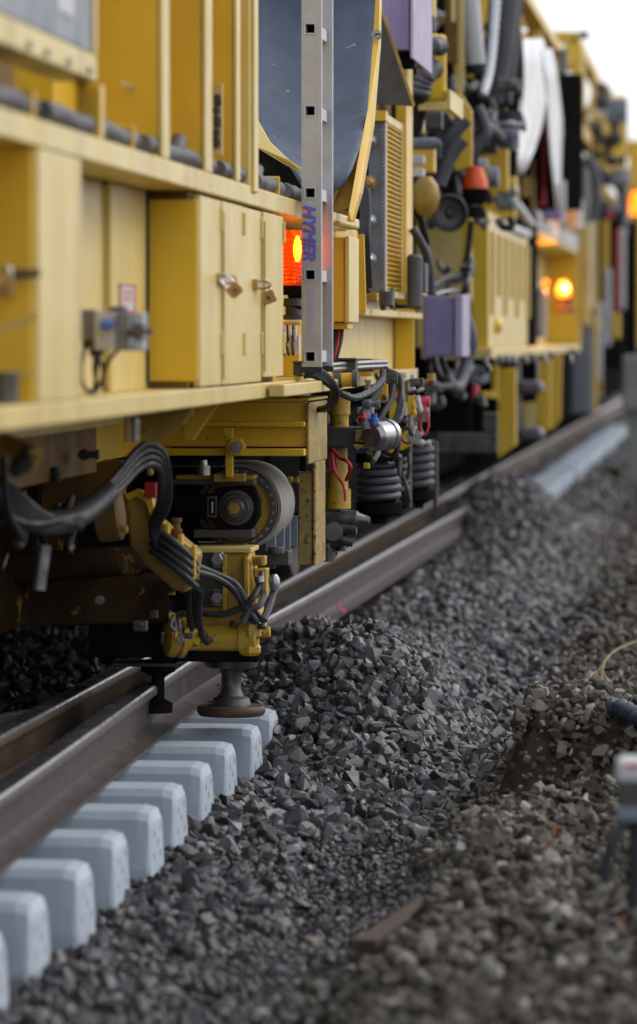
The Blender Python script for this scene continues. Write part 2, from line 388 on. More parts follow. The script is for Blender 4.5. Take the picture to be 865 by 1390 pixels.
# ================================================================== RAILS
def rail(name, path, label, mats, zt=.172):
    prof = [(-.036, -.008), (-.03, .0), (.0, .003), (.03, 0), (.036, -.008), (.037, -.034), (.010, -.048), (.0085, -.135), (.03, -.150), (.075, -.161), (.075, -.172), (-.075, -.172), (-.075, -.161), (-.03, -.150), (-.0085, -.135), (-.010, -.048), (-.037, -.034)]
    n = len(prof); ysr = np.concatenate([np.arange(path[0][0], min(34, path[-1][0]), .5), np.arange(34, path[-1][0]+1, 3)])
    px = np.interp(ysr, [p[0] for p in path], [p[1] for p in path]); pz = np.interp(ysr, [p[0] for p in path], [p[2] for p in path])
    ker = np.array([1, 2, 3, 2, 1])/9.; px = np.convolve(np.pad(px, 2, 'edge'), ker, 'valid'); pz = np.convolve(np.pad(pz, 2, 'edge'), ker, 'valid')
    b = MB(); vs = []; fs = []; mi = []
    for X, Y, Z in zip(px, ysr, pz): vs += [(X+a, Y, Z+zz) for a, zz in prof]
    for i in range(len(ysr)-1):
        for k in range(n):
            fs.append((i*n+k, i*n+(k+1) % n, (i+1)*n+(k+1) % n, (i+1)*n+k)); mi.append(1 if k in (0, 1, 2, 3) else 0)
    b.add(vs, fs); b.m = mi
    b.add([vs[k] for k in range(n)], [tuple(range(n))]); b.add([vs[-n+k] for k in range(n)], [tuple(range(n))[::-1]])
    o = b.build(name, mats, smooth=True); return tag(o, label, 'rail')
rail('rail', [(6.2, -1.92, .178), (9.9, -1.95, .178), (14.4, -2.07, .178), (17.4, -2.02, .18), (29, -1.94, .178), (30.5, -1.94, .178)], 'long dark steel rail threaded through the guide roller, nearest the ballast heap', ['rail_side', 'rail_top'])
rail('rail', [(7, -2.27, .165), (20, -2.27, .165), (80, -2.27, .172)], 'brown running rail under the machine wheels, inboard of the dark rail', ['rail_side_brown', 'rail_top'])
rail('rail', [(7, -3.75, .165), (20, -3.75, .165), (80, -3.75, .172)], 'far side rail in the darkness under the machine', ['rail_side_brown', 'rail_top'])
# ================================================================== NEAR MACHINE
NM = thing('track_renewal_wagon', (-3.0, 12.0, .178), 'near yellow track renewal wagon with side doors tinted pale for sky glare, blue grey chute and lit amber beacon', 'work train')
X0 = -1.5
def part(b, name, m, bevel=.004, smooth=False, parent=NM): return b.build(name, m, parent, smooth, bevel)
# deck plates and core
Z1, Z2 = 1.19, 1.24            # lower ledge
Z3, Z4 = 1.795, 1.855          # upper band
b = MB(); b.box(-2.05, X0, 5.5, 18.1, Z1, Z2); b.box(-1.49, -1.44, 12.2, 14.6, Z1+.004, Z2-.006); b.box(-2.04, -2.0, 5.5, 18.0, Z1-.09, Z1-.002)
part(b, 'lower_ledge', 'yellow_pale_lit')
b = MB(); b.box(-2.05, X0, 5.5, 14.75, Z3, Z4); b.box(-2.2, -1.95, 5.5, 14.6, Z3-.06, Z3-.003); part(b, 'upper_ledge', 'yellow_pale_lit')
b = MB(); b.box(-4.45, -2.06, 5.5, 18.1, .98, 1.84); part(b, 'frame_body', 'yellow')
# compartment walls (lower side)
b = MB(); b.box(-2.0, -1.66, 8.85, 10.1, Z2, Z3); part(b, 'back_panel', 'yellow_pale_lit')
b = MB(); b.box(-2.0, -1.64, 10.0, 10.66, Z2, Z3); part(b, 'back_panel', 'yellow_pale_lit')
yA = Yx(54); yB = Yx(112)
b = MB(); b.box(-1.97, X0-.012, yA-.018, yA, Z2, Z3); part(b, 'bulkhead', 'yellow_clean')
b = MB(); b.box(X0-.02, X0-.002, yA+.002, yB, Z2+.001, Z3-.001); part(b, 'cover_plate', 'yellow_pale_lit')
b = MB(); b.box(-2.0, X0-.03, yA+.02, yB-.002, Z2, Z3); part(b, 'column', 'yellow')
# first padlocked bulkhead: hasp, scratches
b = MB(); 
a = Q(20, 371, Y=yA-.03); b.box(a.x, Q(54, 371, Y=yA-.03).x, yA-.035, yA-.019, a.z-.008, a.z+.008); part(b, 'hasp', 'dark_metal', .002)
b = MB(); b.prism([Q(-20, 462, Y=yA-.0195), Q(-20, 448, Y=yA-.0195), Q(53, 424, Y=yA-.0195), Q(53, 432, Y=yA-.0195)], (0, .0012, 0)); part(b, 'paint_scrape', 'yellow_pale_lit', 0)
b = MB(); b.cyl(Q(8, 560, Y=8.1), Q(8, 512, Y=8.1), .028, n=20); b.cyl(Q(8, 512, Y=8.1), Q(8, 505, Y=8.1), .034, n=20); part(b, 'filter_canister', 'greasy_metal', 0, True)
# locker: door bulkhead facing camera + side doors
yD = Yx(270)
b = MB(); b.box(-1.64, X0-.001, yD-.014, yD, Z2+.02, Z3-.025); part(b, 'locker_end', 'yellow_clean', .004)
b = MB(); b.box(-1.648, -1.641, yD-.02, yD+.1, Z2+.01, Z3-.02); part(b, 'rubber_seal', 'rubber')
hose('seal_edge', [(202, 243, 10.6), (201, 247, 10.6), (201, 300, 10.6), (201, 400, 10.6), (201, 505, 10.6), (202, 521, 10.6), (207, 527, 10.6), (230, 528, 10.6), (262, 529, 10.6)], .0045, NM)
hose('seal_edge', [(201, 300, 10.6), (201, 262, 10.6), (203, 245, 10.6), (209, 241, 10.6), (225, 240, 10.6), (263, 239, 10.6)], .0045, NM)
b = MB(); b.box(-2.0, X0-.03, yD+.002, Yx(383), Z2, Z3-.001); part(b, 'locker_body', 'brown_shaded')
ed = [272, 300.5, 329.5, 355, 382]
for i in range(4):
    y0 = Yx(ed[i])+.004; y1 = Yx(ed[i+1])-.006
    zb = Z2+(.018 if i == 3 else .004)
    b = MB(); o_ = [.0, .004, .0, .007][i]
    b.box(X0-.022, X0+o_, y0, y1, zb, Z3-.012)
    if i in (1, 3): b.box(X0+o_, X0+o_+.006, y0+.004, y0+.03, zb+.02, Z3-.04)
    for z in (Z2+.09, Z3-.10):
        b.cyl((X0+o_+.002, y1-.008, z), (X0+o_+.002, y1-.008, z+.07), .007, n=10)
    part(b, 'locker_door', 'yellow_pale_lit')
for px, py in ((304, 379), (352, 386)):
    p = Q(px, py, X=X0+.012); b = MB()
    b.box(p.x-.014, p.x+.004, p.y-.07, p.y+.05, p.z-.016, p.z+.016)
    b.tube([p+Vector((.003, .02, .012)), p+Vector((.03, .02, .006)), p+Vector((.03, .02, -.008)), p+Vector((.003, .02, -.013))], .004, n=6); part(b, 'hasp', 'brass', .0015)
# padlocks
def padlock(px, py, Y, label, tilt, sc=1.0, yaw=0.):
    p = Q(px, py, Y=Y); t = thing('padlock', p, label, 'padlock', 'padlocks hanging on the locker doors')
    mats = Matrix.Rotation(tilt, 4, 'Y')
    def tr(v): return p+(mats@Vector(v))*sc
    b = MB(); b.tube([tr(v) for v in ((-.013, 0, -.012), (-.013, 0, .010), (-.010, 0, .022), (0, 0, .028), (.010, 0, .022), (.013, 0, .010), (.013, 0, -.012))], .0042*sc, n=8); b.build('shackle', 'chrome', t, True)
    b = MB(); b.prism([tr(v) for v in ((-.021, -.009, -.010), (.021, -.009, -.010), (.022, -.009, -.038), (.016, -.009, -.046), (-.016, -.009, -.046), (-.022, -.009, -.038))], (0, .019, 0)); b.build('lock_body', 'brass', t, False, .003)
    b = MB(); b.cyl(tr((0, -.0095, -.03)), tr((0, -.0115, -.03)), .006*sc, n=14); b.build('keyhole', 'dark_metal', t, True)
padlock(310, 384, 10.95, 'brass padlock on the left locker door, tilted outwards on its shackle', -.75, 1.0)
padlock(360, 391, 12.1, 'brass padlock on the right locker door, nearest the ladder', -.35, 1.12)
padlock(7, 378, yA-.06, 'blurred padlock hanging on the bulkhead at the left edge', .05, .95)
# isolator box, sticker, cables
ib = lambda: MB()
b = MB(); b.yb(111, 423, 168, 474, 9.35, .10); b.yb(109, 420, 131, 462, 9.30, .045); part(b, 'switch_box', 'grey_plastic', .005)
b = MB(); b.yb(128, 424, 158, 475, 9.27, .06); part(b, 'switch_box', 'white_plastic', .004)
b = MB(); b.yb(158, 424, 176, 476, 9.26, .10); b.yb(176, 424, 195, 476, 9.34, .08); part(b, 'switch_box', 'grey_plastic', .004)
b = MB(); b.yb(180, 424, 195, 440, 9.30, .03); b.yb(180, 464, 195, 475, 9.30, .03); part(b, 'switch_cover', 'white_plastic', .002)
b = MB(); b.cyl(Q(148, 441, Y=9.27), Q(142, 441, Y=9.2), .012, n=16); b.cyl(Q(142, 441, Y=9.2), Q(139, 441, Y=9.19), .008, n=16); part(b, 'knob', 'blue', 0, True)
b = MB(); b.cyl(Q(178, 452, Y=9.25), Q(195, 450, Y=9.2), .013, .008, n=14); b.tube([Q(190, 450, Y=9.2), Q(200, 450, Y=9.16), Q(208, 449, Y=9.15)], .006); part(b, 'switch_lever', 'rubber_grey', 0, True)
b = MB(); b.cyl(Q(161, 425, Y=9.35), Q(161, 416, Y=9.35), .022, n=18); part(b, 'cap', 'rubber_grey', 0, True)
for pts in ([(118, 462, 9.33), (112, 490, 9.3), (112, 518, 9.3), (122, 533, 9.3), (134, 527, 9.35), (140, 500, 9.4), (128, 475, 9.33)], [(130, 474, 9.33), (128, 500, 9.33), (131, 525, 9.33), (122, 531, 9.35)], [(160, 475, 9.33), (146, 492, 9.33), (140, 515, 9.36), (143, 531, 9.4)], [(134, 474, 9.30), (132, 498, 9.3), (128, 527, 9.34)]):
    hose('cable', pts, .005, NM)
b = MB(); b.yb(121, 474, 139, 484, 9.29, .03); part(b, 'cable_gland', 'rubber', .003)
b = MB(); p0 = Yx(163, -1.64); 
st = xy(163, 385, -1.636); s2 = xy(184, 385, -1.636); s3 = xy(163, 423, -1.636)
b.box(-1.6395, -1.636, st.y, s2.y, s3.z, st.z); part(b, 'warning_sticker', 'white_plastic', 0)
b = MB(); h = st.z-s3.z; w = s2.y-st.y
for (a0, a1, c0, c1) in ((0, 1, .93, 1), (0, 1, 0, .07), (0, .08, 0, 1), (.92, 1, 0, 1), (.2, .8, .7, .76), (.2, .7, .55, .6), (.2, .8, .42, .47)):
    b.box(-1.6358, -1.635, st.y+w*a0, st.y+w*a1, s3.z+h*c0, s3.z+h*c1)
part(b, 'sticker_print', 'red_pink', 0)
b = MB(); b.yb(146, 225, 154, 238, 10.0, .03); part(b, 'cable_clip', 'rubber'); hose('cable', [(152, 232, 10), (148, 243, 10), (139, 250, 10)], .006, NM)
# ---------- upper left: grey panel box in frame tinted pale for sky glare
b = MB(); zg = Q(0, 17, X=X0).z; zc = Q(0, 58, X=X0).z; yE = Yx(133)
b.box(-2.1, X0-.006, 5.5, yE-.04, zg+.002, 2.75); part(b, 'grey_cabinet', 'grey_panel', .006)
b = MB(); b.box(-1.6, X0, 5.5, yE, zc, zg); b.box(-1.52, X0+.001, yE-.038, yE, zg+.001, 2.75); b.box(-2.1, -1.602, yE-.038, yE, zg+.001, 2.75); part(b, 'cabinet_frame', 'yellow_pale_lit')
b = MB(); a = xy(78, 0, X0-.004); c_ = xy(100, 0, X0-.004); b.box(X0-.0055, X0-.003, a.y, c_.y, Q(78, 12, X=X0).z, 2.6); part(b, 'paper_label', 'white_plastic', 0)
for px in (38, 62, 92, 120):
    q = Q(px, 0, X=X0); b = MB(); z = zc+.018; b.bolt((X0, q.y, z), .008, (1,0,0), .008); part(b, 'bolt', 'steel', 0)
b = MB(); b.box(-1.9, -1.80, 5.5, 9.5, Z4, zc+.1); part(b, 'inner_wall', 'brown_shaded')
b = MB(); a = Q(104, 150, Y=9.0); c_ = Q(137, 150, Y=9.0); b.box(a.x, c_.x, 9.0, 9.05, Z4, zc-.002); b.cyl(Q(112, 113, Y=8.99), Q(112, 113, Y=8.94), .018, n=6); part(b, 'post', 'yellow')
# bracket / latch things between cabinet and ribs
b = MB(); b.yb(137, 22, 166, 150, 10.6, .03); part(b, 'plate', 'yellow'); b = MB(); b.yb(138, 76, 160, 90, 10.55, .02); part(b, 'strip', 'dark_metal')
b = MB(); b.yb(138, 88, 163, 110, 10.55, .02); part(b, 'hinge', 'yellow_pale_lit'); 
b = MB(); b.bolt(Q(143, 95, Y=10.54), .009); b.bolt(Q(160, 99, Y=10.54), .009); part(b, 'bolt', 'dark_metal', 0)
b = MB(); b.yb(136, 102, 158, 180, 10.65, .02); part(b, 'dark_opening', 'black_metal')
b = MB(); b.yb(139, -20, 163, 24, 10.5, .05); part(b, 'bracket', 'dark_metal')
b = MB(); b.cyl(Q(148, 6, Y=10.48), Q(160, 14, Y=10.48), .02, n=14); b.cyl(Q(145, 4, Y=10.46), Q(150, 7, Y=10.46), .028, n=14); b.cyl(Q(160, 14, Y=10.46), Q(165, 20, Y=10.46), .025, n=14); part(b, 'valve', 'black_metal', 0, True)
# ribs
def rib(x0, x1, x2, name='rib', m='yellow', zt=3.6, deep=.02):   # camera-facing plate x0..x1 then pale flange x1..x2
    Y = Yx(x1); a = Q(x0, 100, Y=Y)
    b = MB(); b.box(a.x-.25, X0-.014, Y, Y+.02, Z4, zt); part(b, name, m)
    b = MB(); b.box(X0-.012, X0, Y-.004, Yx(x2), Z4, zt); part(b, name+'_flange', 'yellow_pale_lit')
rib(162, 222, 231); rib(232, 280, 289); rib(290, 322, 327); 
b = MB(); b.box(-2.05, -1.72, 9.6, 11.6, Z4, 3.6); part(b, 'side_wall', 'yellow')
b = MB(); Y = Yx(340); a = Q(325, 100, Y=Y); b.box(a.x, X0-.002, Y, Y+.03, Z4, 3.6); b.box(X0-.012, X0+.01, Y+.031, Yx(347), Z4-.02, 3.6); part(b, 'post', 'yellow_pale_lit')
b = MB(); Y = Yx(296)-.02; 
for k, (x0, x1, y0, y1) in enumerate(((289, 302, 113, 212),)): b.yb(x0, y0, x1, y1, Y, .015)
part(b, 'bolt_plate', 'yellow_pale_lit', .002)
b = MB()
for py in (133, 139, 150, 162, 168, 180, 190, 196): b.bolt(Q(293.5+(py % 5)*.6, py, Y=Y), .008)
part(b, 'bolt', 'dark_metal', 0)
b = MB(); b.tube([Q(165, 112, Y=9.9), Q(200, 130, Y=10.1), Q(222, 141, Y=10.2)], .003, n=6); b.cyl(Q(203, 131, Y=10.08), Q(222, 141, Y=10.15), .008, n=8); part(b, 'rod', 'white_plastic', 0)
# deck hose in foam sleeves
DH = lambda px, dz=.03, X=-1.535: Vector((X, Yx(px, X), Z4+dz))
for a, c_ in ((-40, 40), (58, 179), (193, 284), (296, 336), (345, 378), (386, 404)):
    b = MB(); n_ = 6; b.tube([DH(a+(c_-a)*i/n_, .030+.004*math.sin(i*2.1)) for i in range(n_+1)], .025, n=12); part(b, 'deck_hose', 'rubber_grey', 0, True)
for px in (52, 186, 290, 341, 382):
    Y = Yx(px); b = MB(); b.box(-1.62, -1.505, Y-.008, Y+.008, Z4+.001, Z4+.062); part(b, 'hose_bracket', 'yellow')
b = MB(); b.tube([DH(120, .05), DH(131, .06), DH(140, .035)], .02, n=10); b.cyl(DH(239, .03), DH(243, .075), .022, n=12); b.cyl(DH(346, .03), DH(350, .07), .02, n=12); part(b, 'pipe_fitting', 'rubber_grey', 0, True)
# ---------- blue-grey chute
rows = [(0-60, 347, 512, 15.2), (0, 347, 511, 15.2), (60, 347, 507, 15.0), (110, 346, 503, 14.8), (150, 345, 499, 14.6), (168, 352, 494, 14.4), (200, 374, 486, 14.1), (226, 398, 476, 13.8), (250, 412, 464, 13.6)]
b = MB(); vs = []; nc = 14
for py, xa, xb, Y in rows:
    for k in range(nc+1):
        t = k/nc; xx = xa+(xb-xa)*t; p = Q(xx, py+8*math.sin(math.pi*t)*(py > 150), Y=Y+.10*math.sin(math.pi*t)); vs.append(p)
fs = [(j*(nc+1)+i, j*(nc+1)+i+1, (j+1)*(nc+1)+i+1, (j+1)*(nc+1)+i) for j in range(len(rows)-1) for i in range(nc)]
b.add(vs, fs); o = b.build('chute', 'chute_steel', NM, True); sd = o.modifiers.new('thick', 'SOLIDIFY'); sd.thickness = .012; sd.offset = 1
b = MB(); b.prism([Q(345, 155, Y=13.75), Q(366, 192, Y=13.6), Q(392, 217, Y=13.5), Q(410, 228, Y=13.5), Q(410, 234, Y=13.5), Q(388, 224, Y=13.5), Q(345, 198, Y=13.6)], (0, .03, 0)); part(b, 'chute_lip', 'yellow_pale_lit', .002)
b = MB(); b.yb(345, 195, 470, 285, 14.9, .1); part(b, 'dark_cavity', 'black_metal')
b = MB(); b.prism([Q(512, -40, Y=14.6), Q(516, -40, Y=14.6), Q(514, 60, Y=14.6), Q(505, 170, Y=14.4), Q(489, 262, Y=14.2), Q(478, 300, Y=14.1), Q(470, 300, Y=14.1), Q(474, 285, Y=14.1), Q(488, 205, Y=14.25), Q(499, 150, Y=14.4), Q(506, 60, Y=14.6)], (0, .10, 0)); part(b, 'chute_side_plate', 'yellow', .003)
b = MB(); b.prism([Q(484, 200, Y=14.35), Q(484, 280, Y=14.3), Q(447, 290, Y=14.3), Q(455, 258, Y=14.3), Q(468, 236, Y=14.3)], (0, .02, 0)); part(b, 'gusset', 'yellow_soiled', .002)
b = MB()
for (px, py) in ((509, 45), (510, 49)): b.bolt(Q(px+3, py, Y=14.58), .01)
part(b, 'bolt', 'steel', 0)
# little rubble in the chute's foot is stones on the wagon
b = MB(); b.xb(446, 488, 284, 300, X0+.03, .3); part(b, 'deck_end', 'yellow_pale_lit', .01)
b = MB(); b.xb(447, 486, 301, 322, X0-.06, .3); part(b, 'beam_end', 'yellow', .01)
# dark folded flap right of chute
b = MB(); b.prism([Q(514, 5, Y=16.2), Q(562, 140, Y=16.2), Q(560, 144, Y=16.2), Q(507, 141, Y=16.2)], (0, .012, 0)); part(b, 'flap', 'dark_metal', .001)
b = MB(); b.bar(Q(516, 6, Y=16.15), Q(562, 144, Y=16.15), .008, .012); part(b, 'flap_edge', 'yellow_soiled', 0)
# upper purple box
b = MB(); b.yb(514, -60, 556, 68, 16.6, .45); part(b, 'purple_box', 'purple', .006)
b = MB(); a = Q(557, 0, Y=16.55); b.box(a.x, a.x+.012, 16.56, 17.6, Q(557, 80, Y=16.6).z, Q(557, -60, Y=16.6).z); part(b, 'box_lid', 'purple_pale', .003)
b = MB(); b.yb(540, 70, 558, 90, 16.7, .2); part(b, 'box_mount', 'black_metal', .003)
# ---------- ladder
LY = 13.05; LX0 = Q(409.5, 200, Y=LY).x; LX1 = Q(436.5, 200, Y=LY).x; lz0 = Q(420, 498, Y=LY).z; lz1 = Q(420, -60, Y=LY).z
LD = thing('ladder', ((LX0+LX1)/2, LY+.2, lz0), 'aluminium ladder standing upright on the wagon ledge, with blue and red lettering', 'ladder')
rz = [Q(420, y, Y=LY).z for y in (33, 147, 261, 373, 484)]; pitch = rz[3]-rz[4]; rz = [rz[4]+pitch*k for k in range(8)]
def stile(Y, t):
    b = MB(); xs = [LX0, LX1]; hw = .0198; cxs = (LX0*.56+LX1*.44)
    # web plate around the square rung sockets
    zs = [lz0]+[v for z in rz if z < lz1 for v in (z-hw, z+hw)]+[lz1+.3]
    for i in range(0, len(zs)-1):
        if i % 2 == 0: b.box(LX0, LX1, Y, Y+t, zs[i], zs[i+1])
        else:
            b.box(LX0, cxs-hw, Y, Y+t, zs[i], zs[i+1]); b.box(cxs+hw, LX1, Y, Y+t, zs[i], zs[i+1])
    for x in (LX0+.006, LX1-.006, LX1-.02): b.box(x-.0015, x+.0015, Y-.0015, Y, lz0, zs[-1])
    b.box(LX0, LX0+.004, Y+t, Y+.026, lz0, zs[-1]); b.box(LX1-.004, LX1, Y+t, Y+.026, lz0, zs[-1])
    return b.build('stile', 'aluminium', LD, False, .0008)
stile(LY, .003); stile(LY+.36, .003); cxs = (LX0*.56+LX1*.44)
for z in rz:
    b = MB(); h = .0165
    for (x0, x1, z0, z1) in ((-h, h, h-.0035, h), (-h, h, -h, -h+.0035), (-h, -h+.0035, -h+.0035, h-.0035), (h-.0035, h, -h+.0035, h-.0035)):
        b.box(cxs+x0*1.2, cxs+x1*1.2, LY-.007, LY+.37, z+z0*1.2, z+z1*1.2)
    b.build('rung', 'white_plastic', LD)
    b = MB(); b.box(cxs-h, cxs+h, LY+.05, LY+.054, z-h, z+h); b.build('rung_plug', 'black_metal', LD)
for Y in (LY, LY+.36):
    b = MB(); b.box(LX0-.002, LX1+.002, Y-.002, Y+.03, lz0-.02, lz0); b.build('foot', 'rubber', LD, False, .002)
def text_mesh(txt, size, name, m, parent, T, off=0, ext=.0002, shear=.25):
    cu = bpy.data.curves.new(name, 'FONT'); cu.body = txt; cu.size = size; cu.extrude = ext; cu.offset = off; cu.shear = shear; cu.align_x = 'CENTER'; cu.align_y = 'CENTER'
    to = bpy.data.objects.new('tmp', cu); me = bpy.data.meshes.new_from_object(to); bpy.data.objects.remove(to); me.name = name
    bm = bmesh.new()                                  # bold: three copies side by side, each a hair proud of the last
    for q, (dx, dz_) in enumerate(((0, 0), (.0022, .0007), (.0011, .0014))):
        m2 = me.copy(); m2.transform(Matrix.Translation((dx, dx*.5, dz_))); bm.from_mesh(m2); bpy.data.meshes.remove(m2)
    bm.to_mesh(me); bm.free()
    me.transform(Matrix.Translation(-Vector(parent['o']))@T); me.materials.clear(); me.materials.append(M[m])
    o = bpy.data.objects.new(name, me); COL.objects.link(o); o.parent = parent; return o
cz = (Q(420, 276, Y=LY).z+Q(420, 354, Y=LY).z)/2
base = Matrix.Rotation(R(90), 4, 'X')
spin = Matrix.Rotation(R(-90), 4, 'Z')  # read top to bottom
def TT(dx, dz, dy): return Matrix.Translation((Q(419.5, 300, Y=LY).x+dx, LY-dy, cz+dz))@base@Matrix.Rotation(R(-90), 4, 'Z')
text_mesh('HYMER', .059, 'lettering_shadow', 'logo_red', LD, TT(-.0045, -.002, .0025), 0)
text_mesh('HYMER', .059, 'lettering', 'logo_blue', LD, TT(.001, .001, .0042), 0)
b = MB(); a = Q(421, 390, Y=LY-.002); b.box(a.x-.009, a.x+.009, LY-.0022, LY-.0003, Q(421, 470, Y=LY).z, Q(421, 392, Y=LY).z); b.build('faded_sticker', 'purple_pale', LD)
# ---------- beacon niche x 380-445
bk = MB(); bk.box(-2.0, -1.66, Yx(383), 18.0, Z2, Z3-.001); part(bk, 'back_panel', 'yellow')
b = MB(); Yn = 14.3; b.yb(379, 437, 408, 441, 13.6, .25); b.yb(379, 470, 406, 512, 13.9, .02); part(b, 'niche_shelf', 'yellow', .002)
BY = 13.3
def beacon(px, ytop, ybot, wpx, Y, parent, lit, name='beacon'):
    p0 = Q(px, ybot, Y=Y); p1 = Q(px, ytop, Y=Y); r = wpx/2*Y/F; h = (p1-p0).length
    b = MB(); prof = [(0, r*.95)]
    nR = 12
    for i in range(nR): prof += [((i+.25)/nR*.9, r*1.0), ((i+.75)/nR*.9, r*.93)]
    prof += [(.93, r*.92), (.98, r*.75), (1, r*.3)]
    b.lathe(p0, p1, prof, 28); L = b.build('beacon_lens', lit if lit else 'amber_dim', parent, True)
    b = MB(); b.lathe(p0-Vector((0,0,h*.42)), p0, [(0, r*.55), (.15, r*.7), (.3, r*.5), (.6, r*.55), (.62, r*1.08), (1, r*1.1)], 24); b.build('beacon_base', 'black_metal', L, True)
    return L, p0, p1, r
L, p0, p1, r = beacon(401, 312, 388, 37, BY, NM, 'amber')
b = MB(); c0 = p0.lerp(p1, .42); c1 = p0.lerp(p1, .88); d = Vector((r*.22, -r*.62, 0)); b.lathe(c0+d, c1+d, [(0, .004), (.2, .010), (.5, .014), (.8, .010), (1, .004)], 12); b.build('bulb', 'bulb', L, True)
b = MB(); b.lathe(Q(399, 434, Y=BY), Q(399, 405, Y=BY), [(0, .045), (.2, .045), (.25, .03), (.6, .03), (.65, .04), (1, .035)], 16); part(b, 'beacon_stem', 'dark_metal', 0, True)
for k in range(6): hose('cable', [(382+k*4, 442, 13.6), (384+k*3.4, 455+3*(k % 3), 13.55), (381+k*4, 468, 13.6), (386+k*3, 482, 13.65)], .004, NM, 'white_plastic' if k % 2 else 'rubber')
b = MB(); b.yb(394, 455, 406, 481, 13.65, .05); part(b, 'terminal_block', 'white_plastic', .003)
# electrical box right of ladder
b = MB(); b.yb(446, 322, 468, 437, 14.2, .30); part(b, 'junction_box', 'yellow', .005)
b = MB(); b.yb(452, 438, 472, 447, 14.25, .2); part(b, 'box_foot', 'yellow', .003)
a = Q(468, 322, Y=14.2)
b = MB(); b.box(a.x+.001, a.x+.018, 14.19, 14.56, Q(468, 438, Y=14.2).z, a.z+.004); part(b, 'box_lid', 'yellow_pale_lit', .004)
for k in range(4): hose('cable', [(456+k*3, 438, 14.3), (452+k*4, 460, 14.25), (450+k*3, 480, 14.2), (447+k*2, 500, 14.2)], .006, NM, 'rubber' if k != 2 else 'red')
# side plate and shelf under radiator
b = MB(); b.box(-1.95, -1.60, 14.8, 17.9, Z2+.001, 1.53); part(b, 'side_plate', 'yellow_pale_lit')
Ye = Yx(571); a = Q(536, 450, Y=Ye-.3)
b = MB(); b.box(a.x, X0-.004, Ye-.32, Ye-.30, Z2+.001, 1.52); part(b, 'end_gusset', 'yellow_clean')
b = MB(); b.xb(496, 574, 419, 428, X0, .35); part(b, 'shelf', 'yellow_pale_lit', .002)
b = MB(); b.prism([Q(488, 318, Y=15.3), Q(494, 318, Y=15.3), Q(497, 422, Y=15.3), Q(486, 424, Y=15.3), Q(478, 424, Y=15.3), Q(480, 330, Y=15.3)], (0, .02, 0)); part(b, 'gusset', 'yellow', .002)
# radiator/grille
b = MB(); b.yb(500, 165, 523, 395, 16.3, .05); part(b, 'radiator_side', 'grey_blue', .003)
b = MB()
for i in range(46): y = 170+i*4.9; b.yb(518, y, 522, y+2.2, 16.29, .01)
part(b, 'perforated_strip', 'steel', 0)
for y in (192, 248, 300, 352):
    b = MB(); p = Q(502, y, Y=16.28); b.lathe(p, p+Vector((0, -.06, 0)), [(0, .03), (.3, .03), (.35, .02), (.8, .02), (1, .012)], 16); part(b, 'knob', 'yellow_soiled' if y in (248,) else 'steel', 0, True)
ya, yb_ = Yx(522), Yx(549)
gt = Q(522, 152, X=X0).z; gb = Q(522, 403, X=X0).z
b = MB(); b.box(X0-.06, X0, ya, ya+.12, gb, gt); b.box(X0-.06, X0, yb_-.1, yb_, gb, gt); b.box(X0-.058, X0-.002, ya+.121, yb_-.101, gt-.035, gt); b.box(X0-.058, X0-.002, ya+.121, yb_-.101, gb, gb+.03); part(b, 'grille_frame', 'yellow_pale_lit', .002)
b = MB(); ns = 34
for i in range(ns):
    z = gb+.03+(gt-gb-.065)*(i+.5)/ns; b.prism([(X0-.035, ya+.12, z-.008), (X0-.004, ya+.12, z+.002), (X0-.004, ya+.12, z+.006), (X0-.035, ya+.12, z-.002)], (0, yb_-ya-.22, 0))
part(b, 'grille', 'yellow_clean', 0)
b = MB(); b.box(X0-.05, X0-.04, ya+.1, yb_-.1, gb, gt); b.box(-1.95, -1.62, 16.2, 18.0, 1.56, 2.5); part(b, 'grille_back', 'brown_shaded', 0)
b = MB(); b.yb(497, 150, 524, 164, 16.25, .1); b.yb(546, 146, 552, 400, 17.3, .05); b.box(X0-.05, X0, Yx(552), Yx(560), gb-.02, 3.3); part(b, 'grille_post', 'yellow', .003)
b = MB(); b.yb(495, 398, 512, 410, 15.9, .2); part(b, 'foot_block', 'yellow_soiled', .004)
b = MB(); b.lathe(Q(515, 405, Y=15.8), Q(535, 405, Y=15.8), [(0, .02), (.1, .05), (.4, .05), (.45, .03), (.7, .03), (.75, .045), (1, .045)], 16); b.cyl(Q(524, 414, Y=15.75), Q(524, 396, Y=15.75), .03, n=14); part(b, 'pump', 'dark_metal', 0, True)
for k in range(4): hose('hose', [(490+k*3, 250+k*2, 15.6), (492+k*3, 290, 15.55), (489+k*3.5, 330, 15.5), (494+k*3, 390, 15.6)], .01, NM)
b = MB(); b.lathe(Q(563, 345, Y=17.2), Q(563, 420, Y=17.2), [(0, .025), (.05, .036), (.95, .036), (1, .025)], 20); b.yb(556, 357, 578, 398, 17.4, .15); part(b, 'canister', 'rubber_grey', .004, True)
b = MB(); b.xb(571, 580, 358, 400, X0+.02, .02); part(b, 'canister_plate', 'yellow_pale_lit', .002)
hose('hose', [(560, 310, 17.6), (572, 330, 17.6), (580, 350, 17.6), (577, 375, 17.6)], .02, NM)
